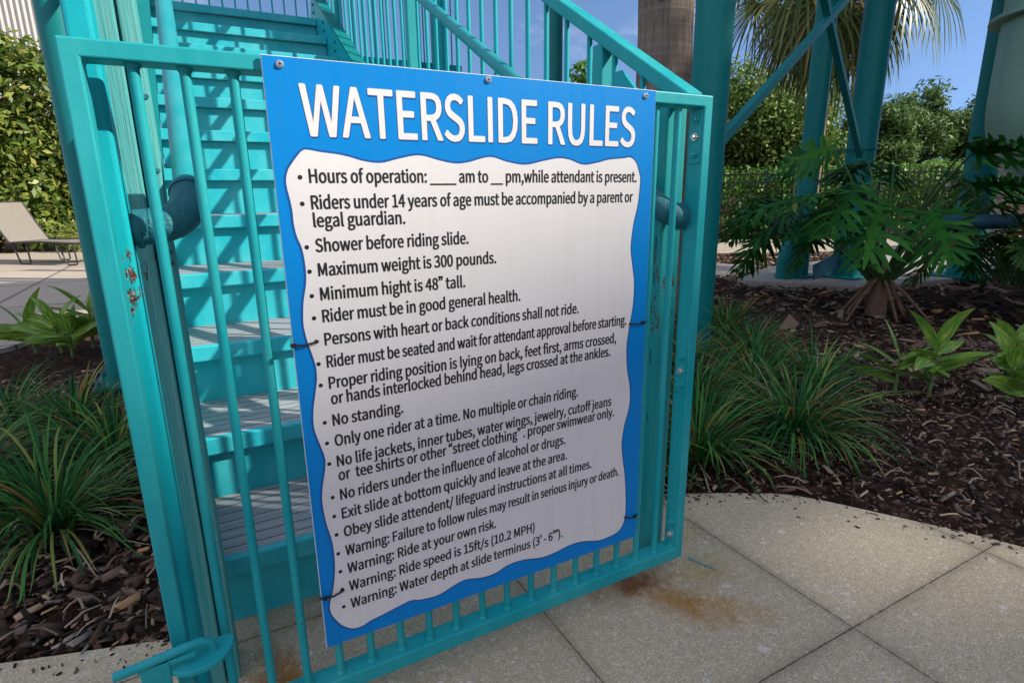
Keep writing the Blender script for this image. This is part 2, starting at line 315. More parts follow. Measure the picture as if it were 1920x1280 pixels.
# ------------------------------------------------------------ mesh helpers
class MB:
    def __init__(s): s.v = []; s.f = []
    def add(s, vs, fs):
        o = len(s.v); s.v += [tuple(p) for p in vs]; s.f += [tuple(i + o for i in f) for f in fs]; return s
    def box(s, a, b):
        x0, y0, z0 = a; x1, y1, z1 = b
        return s.add([(x0,y0,z0),(x1,y0,z0),(x1,y1,z0),(x0,y1,z0),(x0,y0,z1),(x1,y0,z1),(x1,y1,z1),(x0,y1,z1)],
                     [(0,3,2,1),(4,5,6,7),(0,1,5,4),(1,2,6,5),(2,3,7,6),(3,0,4,7)])
    def bar(s, a, b, w, h, up=(0, 0, 1)):
        a = Vector(a); b = Vector(b); d = (b - a).normalized(); u = Vector(up)
        sd_ = d.cross(u).normalized(); u2 = sd_.cross(d).normalized()
        vs = []
        for p in (a, b):
            for i, j in ((-1,-1),(1,-1),(1,1),(-1,1)): vs.append(p + sd_ * (i*w/2) + u2 * (j*h/2))
        return s.add(vs, [(0,1,2,3),(7,6,5,4),(0,4,5,1),(1,5,6,2),(2,6,7,3),(3,7,4,0)])
    def tube(s, pts, r, n=16, cap=True):
        pts = [Vector(p) for p in pts]; rs = r if isinstance(r, (list, tuple)) else [r] * len(pts)
        rings = []; prev = None
        for i, p in enumerate(pts):
            d = (pts[min(i+1, len(pts)-1)] - pts[max(i-1, 0)]).normalized()
            if prev is None:
                u = Vector((0,0,1)) if abs(d.z) < 0.9 else Vector((1,0,0))
            else: u = prev
            sd_ = d.cross(u).normalized(); u2 = sd_.cross(d).normalized(); prev = u2
            rings.append([p + sd_ * (math.cos(2*math.pi*k/n) * rs[i]) + u2 * (math.sin(2*math.pi*k/n) * rs[i]) for k in range(n)])
        vs = [q for rg in rings for q in rg]; fs = []
        for i in range(len(pts) - 1):
            for k in range(n): fs.append((i*n+k, i*n+(k+1) % n, (i+1)*n+(k+1) % n, (i+1)*n+k))
        if cap: fs += [tuple(range(n))[::-1], tuple((len(pts)-1)*n + k for k in range(n))]
        return s.add(vs, fs)
    def prism(s, poly, z0, z1):
        n = len(poly)
        vs = [(x, y, z0) for x, y in poly] + [(x, y, z1) for x, y in poly]
        return s.add(vs, [tuple(range(n))[::-1], tuple(range(n, 2*n))] + [(i, (i+1) % n, n+(i+1) % n, n+i) for i in range(n)])
    def build(s, name, m, parent=None, bevel=0.0, smooth=False, seg=2):
        me = bpy.data.meshes.new(name); me.from_pydata(s.v, [], s.f); me.materials.append(m)
        bm = bmesh.new(); bm.from_mesh(me); bmesh.ops.recalc_face_normals(bm, faces=bm.faces); bm.to_mesh(me); bm.free()
        o = bpy.data.objects.new(name, me); COL.objects.link(o)
        if parent: o.parent = parent; o.matrix_parent_inverse = parent.matrix_world.inverted()
        if bevel:
            b = o.modifiers.new('bevel', 'BEVEL'); b.width = bevel; b.segments = seg; b.limit_method = 'ANGLE'; b.angle_limit = RAD(40)
        if smooth:
            me.polygons.foreach_set('use_smooth', [True] * len(me.polygons))
            try: me.set_sharp_from_angle(angle=RAD(45))
            except Exception: pass
        return o
def raw(name, v, f, m, parent=None, smooth=False, uv=None):
    v = np.asarray(v, float); f = np.asarray(f, int)
    me = bpy.data.meshes.new(name); k = f.shape[1]
    me.vertices.add(len(v)); me.vertices.foreach_set('co', v.ravel())
    me.loops.add(f.size); me.loops.foreach_set('vertex_index', f.ravel())
    me.polygons.add(len(f)); me.polygons.foreach_set('loop_start', np.arange(0, f.size, k)); me.polygons.foreach_set('loop_total', np.full(len(f), k))
    if uv is not None:
        l = me.uv_layers.new(name='UVMap'); l.data.foreach_set('uv', np.asarray(uv, float)[f.ravel()].ravel())
    if smooth: me.polygons.foreach_set('use_smooth', np.ones(len(f), bool))
    me.update(); me.validate(); me.materials.append(m)
    o = bpy.data.objects.new(name, me); COL.objects.link(o)
    if parent: o.parent = parent; o.matrix_parent_inverse = parent.matrix_world.inverted()
    return o
def tag(o, label=None, cat=None, group=None, kind=None):
    for k, v in (('label', label), ('category', cat), ('group', group), ('kind', kind)):
        if v: o[k] = v
    return o
def empty(name, loc, label, cat, group=None):
    o = bpy.data.objects.new(name, None); COL.objects.link(o); o.location = loc; o.empty_display_size = 0.05
    o.matrix_world = Matrix.Translation(loc)
    return tag(o, label, cat, group)
def structure(o): o['kind'] = 'structure'; return o

# ------------------------------------------------------------ ground
def in_poly(px, py, poly):
    r = np.zeros(len(px), bool); n = len(poly)
    for i in range(n):
        x0, y0 = poly[i]; x1, y1 = poly[(i+1) % n]
        c = ((y0 > py) != (y1 > py)) & (px < (x1-x0) * (py-y0) / ((y1-y0) or 1e-9) + x0)
        r ^= c
    return r
gx = np.concatenate([[-300, -60, -20], np.linspace(-6, 8, 85), [12, 25, 60, 300]])
gy = np.concatenate([[-200, -40, -10], np.linspace(-3, 6, 55), [9, 14, 30, 80, 400]])
X, Y = np.meshgrid(gx, gy); Z = 0.012 * np.sin(X*3.1 + 1) * np.sin(Y*2.7) + 0.008 * np.sin(X*9 + Y*7) - 0.03
gv = np.stack([X.ravel(), Y.ravel(), Z.ravel()], 1); nx_ = len(gx)
gf = [(j*nx_+i, j*nx_+i+1, (j+1)*nx_+i+1, (j+1)*nx_+i) for j in range(len(gy)-1) for i in range(nx_-1)]
structure(raw('ground', gv, gf, M['mulch'], smooth=True))
def smooth_curve(pts, n=8):
    out = []
    for i in range(len(pts) - 1):
        p0 = np.array(pts[max(i-1, 0)]); p1 = np.array(pts[i]); p2 = np.array(pts[i+1]); p3 = np.array(pts[min(i+2, len(pts)-1)])
        for k in range(n):
            t = k / n
            out.append(tuple(0.5*((2*p1)+(-p0+p2)*t+(2*p0-5*p1+4*p2-p3)*t*t+(-p0+3*p1-3*p2+p3)*t**3)))
    out.append(tuple(pts[-1])); return out
edge_r = smooth_curve([(1.02, 0.385), (1.15, 0.365), (1.294, 0.30), (1.45, 0.215), (1.576, 0.121), (1.72, -0.10), (1.85, -0.33), (1.98, -0.65), (2.15, -1.3), (2.3, -2.2)])
edge_l = smooth_curve([(-5.0, 2.2), (-2.5, 1.15), (-1.2, 0.72), (-0.5, 0.5), (-0.168, 0.4)])
apron_poly = edge_l + edge_r + [(2.4, -8), (-8, -8), (-8, 3)]
structure(MB().prism(apron_poly, -0.12, 0.0).build('pavement', M['apron']))
dk = smooth_curve([(-6.0, 0.2 + 3.0), (-2.2, 3.55), (-1.6, 3.75), (-1.277, 3.906), (-1.15, 4.15), (-0.91, 4.52), (-0.6, 5.2), (-0.4, 7), (-0.3, 13.2)])
deck_poly = dk + [(-12, 13.2), (-12, 3.2)]
structure(MB().prism(deck_poly, -0.12, 0.004).build('pool_deck', M['deck']))
path_poly = [(6.6, 6.5), (7.165, 5.612), (11.2, 3.6), (18, 0.5), (20, 3.0), (12.6, 5.2), (9.3, 7.35), (8.2, 8.3)]
structure(MB().prism(path_poly, -0.10, 0.006).build('path', M['deck']))
pad_poly = [(5.0, 3.35), (5.62, 2.32), (7.2, 2.15), (9.6, 2.5), (9.2, 3.9), (6.2, 3.9)]
structure(MB().prism(pad_poly, -0.08, 0.035).build('concrete_pad', M['pad'], bevel=0.01))
slab_poly = [(4.6, 4.3), (5.06, 3.76), (6.3, 4.1), (6.0, 4.8)]
structure(MB().prism(slab_poly, -0.08, 0.012).build('paving_slab', M['pad']))
strip = MB(); s0 = at_z(1290, 1047); s1 = at_z(1345, 1070)
d_ = (s1 - s0); nrm = Vector((-d_.y, d_.x, 0)).normalized() * 0.0028
strip.add([(s0-nrm).to_tuple()[:2] + (0.004,), (s1-nrm*.4).to_tuple()[:2] + (0.004,), (s1+nrm*.6).to_tuple()[:2] + (0.004,), (s0+nrm).to_tuple()[:2] + (0.004,)], [(0,1,2,3)])
structure(strip.build('paint_scrape', M['gate']))

# ------------------------------------------------------------ bark mulch chips
def chips(name, n, xr, yr, size, m, polys, dens=None, seed=1, zbase=-0.02):
    g = np.random.default_rng(seed)
    x = g.uniform(*xr, n); y = g.uniform(*yr, n); keep = np.ones(n, bool)
    for p in polys: keep &= ~in_poly(x, y, p)
    if dens is not None: keep &= g.random(n) < dens(x, y)
    x, y = x[keep], y[keep]; n = len(x)
    L = size * g.lognormal(0, 0.5, n); W = L * g.uniform(0.16, 0.5, n); T = L * g.uniform(0.07, 0.18, n)
    a = g.uniform(0, 2*math.pi, n); t1 = g.normal(0, 0.32, n); t2 = g.normal(0, 0.35, n)
    base = np.array([[-1,-1,-1],[1,-.6,-1],[1,.7,-1],[-.8,1,-1],[-.9,-.8,1],[.8,-.5,1],[.9,.5,1],[-.7,.9,1]], float) * 0.5
    P = base[None] * np.stack([L, W, T], 1)[:, None, :] * g.uniform(0.75, 1.2, (n, 8, 1))
    def rot(P, ang, i, j):
        c, s = np.cos(ang)[:, None], np.sin(ang)[:, None]; A = P[..., i]*c - P[..., j]*s; B = P[..., i]*s + P[..., j]*c
        P = P.copy(); P[..., i] = A; P[..., j] = B; return P
    P = rot(P, t1, 0, 2); P = rot(P, t2, 1, 2); P = rot(P, a, 0, 1)
    z = zbase + g.uniform(0, 0.028, n)
    P += np.stack([x, y, z], 1)[:, None, :]
    fb = np.array([(4,5,6,7),(0,1,5,4),(1,2,6,5),(2,3,7,6),(3,0,4,7)])
    F = (fb[None] + (np.arange(n)*8)[:, None, None]).reshape(-1, 4)
    return tag(raw(name, P.reshape(-1, 3), F, m), kind='stuff')
solid = [apron_poly, deck_poly, pad_poly, path_poly, slab_poly]
stair_box = [(-0.13, 0.38), (0.92, 0.38), (0.92, 5), (-0.13, 5)]
tag(chips('bark_mulch', 16000, (-1.9, -0.1), (0.38, 3.0), 0.024, M['chips'], solid + [stair_box], seed=3), 'dark brown bark mulch chips covering the left planting bed', 'mulch')
tag(chips('bark_mulch', 42000, (1.0, 4.4), (-0.9, 2.6), 0.0135, M['chips'], solid, seed=4), 'dark bark mulch covering the right planting bed', 'mulch')
tag(chips('bark_mulch', 9000, (3.0, 11.0), (0.0, 6.5), 0.06, M['chips'], solid, seed=5), 'sunlit bark mulch around the concrete pads', 'mulch')
def spill(edge, n, seed, inward):
    g = np.random.default_rng(seed); P = np.array(edge); k = g.integers(0, len(P)-1, n); t = g.random(n)[:, None]
    q = P[k]*(1-t) + P[k+1]*t; d = P[k+1]-P[k]; nn = np.stack([d[:, 1], -d[:, 0]], 1)*inward; nn /= np.linalg.norm(nn, axis=1)[:, None]
    q = q + nn*(g.exponential(0.035, n) + 0.002)[:, None]; V = []; F = []
    for x, y in q:
        L = g.uniform(0.003, 0.016); w = L*g.uniform(0.2, 0.5); a = g.uniform(0, 6.28); c, s_ = math.cos(a), math.sin(a); o = len(V); h = g.uniform(0.002, 0.005)
        for i, j in ((-1,-1),(1,-.7),(.9,.8),(-.8,1)):
            V.append((x + (i*L*c - j*w*s_)/2, y + (i*L*s_ + j*w*c)/2, 0.0008)); 
        for i, j in ((-.8,-.7),(.8,-.5),(.7,.6),(-.6,.8)):
            V.append((x + (i*L*c - j*w*s_)/2, y + (i*L*s_ + j*w*c)/2, h))
        F += [(o+4,o+5,o+6,o+7),(o,o+1,o+5,o+4),(o+1,o+2,o+6,o+5),(o+2,o+3,o+7,o+6),(o+3,o,o+4,o+7)]
    return raw('bark_crumbs', V, F, M['chips'])
tag(spill(edge_r[8:60], 170, 14, 1), 'small bark crumbs spilled along the curved paving edge', 'mulch', kind='stuff')
tag(spill(edge_l[18:], 60, 15, 1), 'small bark crumbs spilled on the paving left of the gate', 'mulch', kind='stuff')
def twigs(name, n, xr, yr, polys, seed):
    g = np.random.default_rng(seed); x = g.uniform(*xr, n); y = g.uniform(*yr, n); keep = np.ones(n, bool)
    for p in polys: keep &= ~in_poly(x, y, p)
    V = []; F = []
    for xx, yy in zip(x[keep], y[keep]):
        a = g.uniform(0, 6.28); L = g.uniform(0.03, 0.11); w = g.uniform(0.0012, 0.003); c = g.normal(0, 0.25); o = len(V)
        for k in range(5):
            t = k/4; aa = a + c*(t-0.5)*2; px_ = xx + math.cos(aa)*L*(t-.5); py_ = yy + math.sin(aa)*L*(t-.5); z = 0.012 + 0.012*math.sin(t*3.1) + g.uniform(0, .004)
            V += [(px_ - math.sin(aa)*w, py_ + math.cos(aa)*w, z), (px_ + math.sin(aa)*w, py_ - math.cos(aa)*w, z+0.002)]
        F += [(o+2*k, o+2*k+1, o+2*k+3, o+2*k+2) for k in range(4)]
    return tag(raw(name, V, F, M['twig']), kind='stuff')
tag(twigs('dry_twigs', 260, (1.15, 3.8), (-0.8, 1.2), solid, 8), 'pale dry twigs and leaf litter on the right bed', 'litter')
tag(twigs('dry_twigs', 160, (-1.2, -0.12), (0.42, 1.6), solid + [stair_box], 9), 'pale dry twigs and roots on the left bed', 'litter')

# ------------------------------------------------------------ the gate
GX0, GX1, GZ0, GZ1 = -0.125, 0.951, 0.066, 1.134
GT, GD = 0.0225, 0.042          # face width and depth of the frame tube
Y0 = 0.004
gate = empty('gate', (0.41, 0.02, GZ0), 'teal metal barred gate carrying the waterslide rules board', 'gate')
fr = MB()
def ring(x0, x1, z0, z1, t, y0, y1, mb):
    o = [(x0, z0), (x1, z0), (x1, z1), (x0, z1)]; i = [(x0+t, z0+t*1.35), (x1-t, z0+t*1.35), (x1-t, z1-t), (x0+t, z1-t)]
    vs = [(x, y0, z) for x, z in o] + [(x, y0, z) for x, z in i] + [(x, y1, z) for x, z in o] + [(x, y1, z) for x, z in i]
    fs = []
    for k in range(4):
        n = (k+1) % 4
        fs += [(k, n, 4+n, 4+k), (8+n, 8+k, 12+k, 12+n), (k, 8+k, 8+n, n), (4+k, 4+n, 12+n, 12+k)]
    mb.add(vs, fs)
ring(GX0, GX1, GZ0, GZ1, GT, Y0, Y0+GD, fr)
fr.build('frame', M['gate'], gate, bevel=0.0032, seg=3)
bar_x = [-0.051 + 0.0578*k for k in range(17)]
for x in bar_x:
    b = MB().tube([(x, Y0+0.018, GZ0+0.02), (x, Y0+0.018, 0.6), (x, Y0+0.018, GZ1-GT+0.004)], 0.0071, 14)
    b.tube([(x, Y0+0.018, GZ1-GT-0.006), (x, Y0+0.018, GZ1-GT-0.002), (x, Y0+0.018, GZ1-GT+0.002)], [0.0075, 0.0102, 0.0102], 12)
    zb = GZ0+GT*1.35; b.tube([(x, Y0+0.018, zb-0.002), (x, Y0+0.018, zb+0.002), (x, Y0+0.018, zb+0.006)], [0.0102, 0.0102, 0.0075], 12)
    b.build('bar', M['gate'], gate, smooth=True)
for zc in (1.055, 0.55, 0.13):
    hp = MB(); hp.box((GX1-GT-0.0035, Y0+0.004, zc-0.052), (GX1-GT-0.0002, Y0+0.034, zc+0.052))
    h = hp.build('hinge_plate', M['gate'], gate, bevel=0.001)
    for dz in (-0.034, 0, 0.034):
        MB().tube([(GX1-GT-0.003, Y0+0.016, zc+dz), (GX1-GT-0.009, Y0+0.016, zc+dz)], 0.0085, 6).tube([(GX1-GT-0.009, Y0+0.016, zc+dz), (GX1-GT-0.014, Y0+0.016, zc+dz)], 0.0048, 10).build('bolt', M['gate'] if dz else M['steel'], h)
# sliding latch low on the free stile
lt = MB(); zl = 0.288; yl = -0.032
lt.tube([(-0.193, yl-0.012, zl+0.002), (-0.150, yl-0.008, zl+0.004), (-0.105, yl, zl+0.004), (-0.083, yl+0.004, zl+0.003), (-0.072, yl+0.007, zl-0.004), (-0.068, yl+0.008, zl-0.016), (-0.068, yl+0.008, zl-0.04)], 0.0068, 14)
lt.box((-0.162, yl-0.012, zl-0.10), (-0.125, yl-0.006, zl-0.003)); lt.box((-0.165, yl-0.010, zl-0.010), (-0.09, yl-0.002, zl-0.003))
lt.build('latch_bolt', M['gate'], gate, bevel=0.0012, smooth=True)
n_ = 20; poly = [(-0.118, yl-0.022), (-0.110, 0.002)] + [(-0.108 + 0.058*math.cos(t), -0.003 - 0.048*math.sin(t)) for t in np.linspace(-0.25, math.pi*0.72, n_)]
poly = [(-0.12, -0.006)] + [(-0.088 + 0.05*math.cos(t), -0.006 + 0.052*math.sin(t)) for t in np.linspace(math.pi*1.05, math.pi*2, n_)] + [(-0.045, 0.004), (-0.12, 0.004)]
MB().prism(poly, zl-0.030, zl-0.021).build('latch_plate', M['gate'], gate, bevel=0.002)

# ------------------------------------------------------------ the sign
SX0, SX1, SZ0, SZ1 = 0.099, 0.792, 0.178, 1.132
sign = empty('rules_sign', ((SX0+SX1)/2, 0, SZ0), 'blue and white waterslide rules board fixed to the gate bars', 'sign')
SF = -0.0035   # front face
MB().box((SX0, SF, SZ0), (SX1, 0.0005, SZ1)).build('board', M['sign_edge'], sign, bevel=0.0008)
MB().add([(SX0+.0008, SF-0.0003, SZ0+.0008), (SX1-.0008, SF-0.0003, SZ0+.0008), (SX1-.0008, SF-0.0003, SZ1-.0008), (SX0+.0008, SF-0.0003, SZ1-.0008)], [(0,1,2,3)]).build('face', M['sign_blue'], sign)
cont = [(540,317),(552,299),(566,283),(579,282),(601,286),(631,290),(654,295),(682,303),(713,306),(743,299),(774,292.5),(794,293.5),(824,302),(851,307),(875,305),(916,295),(948,304),(982,309.5),(1014,303),(1043,297.5),(1065,300),(1091,309.5),(1118,305.5),(1139,300),(1166,297.5),(1179,296),(1189.6,305.5),(1196,327),(1197.4,338.6),(1193,382),(1184.6,420.7),(1179.7,464),(1183,500),(1186,530),(1184,570),(1177,612),(1172,650),(1173,690),(1178,725),(1177,760),(1168,795),(1163,830),(1165,860),(1168.6,888.7),(1170.6,932),(1168.6,970),(1158,992),(1139,1003.7),(1119,1010.5),(1091,1012),(1066,1019),(1038,1033),(1013,1042),(981,1046),(953,1055),(925,1072),(900,1079.5),(871.5,1083),(850,1093.6),(822,1111),(790,1120),(769,1122),(744,1134),(716,1148.5),(694.5,1159),(677,1170),(659,1174),(641,1168),(625.5,1154),(618.4,1140),(618.4,1125.5),(624,1101),(627,1072),(626.5,1044),(622,1012),(611,977),(604,941),(604,913),(609.6,870),(607,850.6),(598.6,829.5),(588,799),(587,766),(590.4,738),(593.4,710),(591.6,686.6),(584.5,663),(576,639.7),(569,611.6),(567.7,585.8),(569,560),(573,532),(572.5,503.8),(566,467),(556,443),(550,418),(548,398),(544,378),(537,350),(536,333)]
c2 = [(at_y(u, v, 0).x, at_y(u, v, 0).z) for u, v in cont]
cl = smooth_curve(c2 + [c2[0]], 5)[:-1]
def offset_poly(p, d):
    n = len(p); out = []
    for i in range(n):
        a = np.array(p[i-2]); b = np.array(p[(i+2) % n]); t = b - a; t /= np.linalg.norm(t) + 1e-9
        out.append((p[i][0] - t[1]*d, p[i][1] + t[0]*d))
    return out
def face2d(name, poly, y, m, parent):
    bm = bmesh.new(); vs = [bm.verts.new((x, y, z)) for x, z in poly]; f = bm.faces.new(vs); bm.normal_update()
    if f.normal.y > 0: f.normal_flip()
    bmesh.ops.triangulate(bm, faces=[f])
    me = bpy.data.meshes.new(name); bm.to_mesh(me); bm.free(); me.materials.append(m)
    o = bpy.data.objects.new(name, me); COL.objects.link(o); o.parent = parent; o.matrix_parent_inverse = parent.matrix_world.inverted(); return o
face2d('wave_outline', offset_poly(cl, 0.0032), SF-0.0006, M['sign_dark_blue'], sign)
face2d('white_panel', cl, SF-0.0009, M['sign_white'], sign)

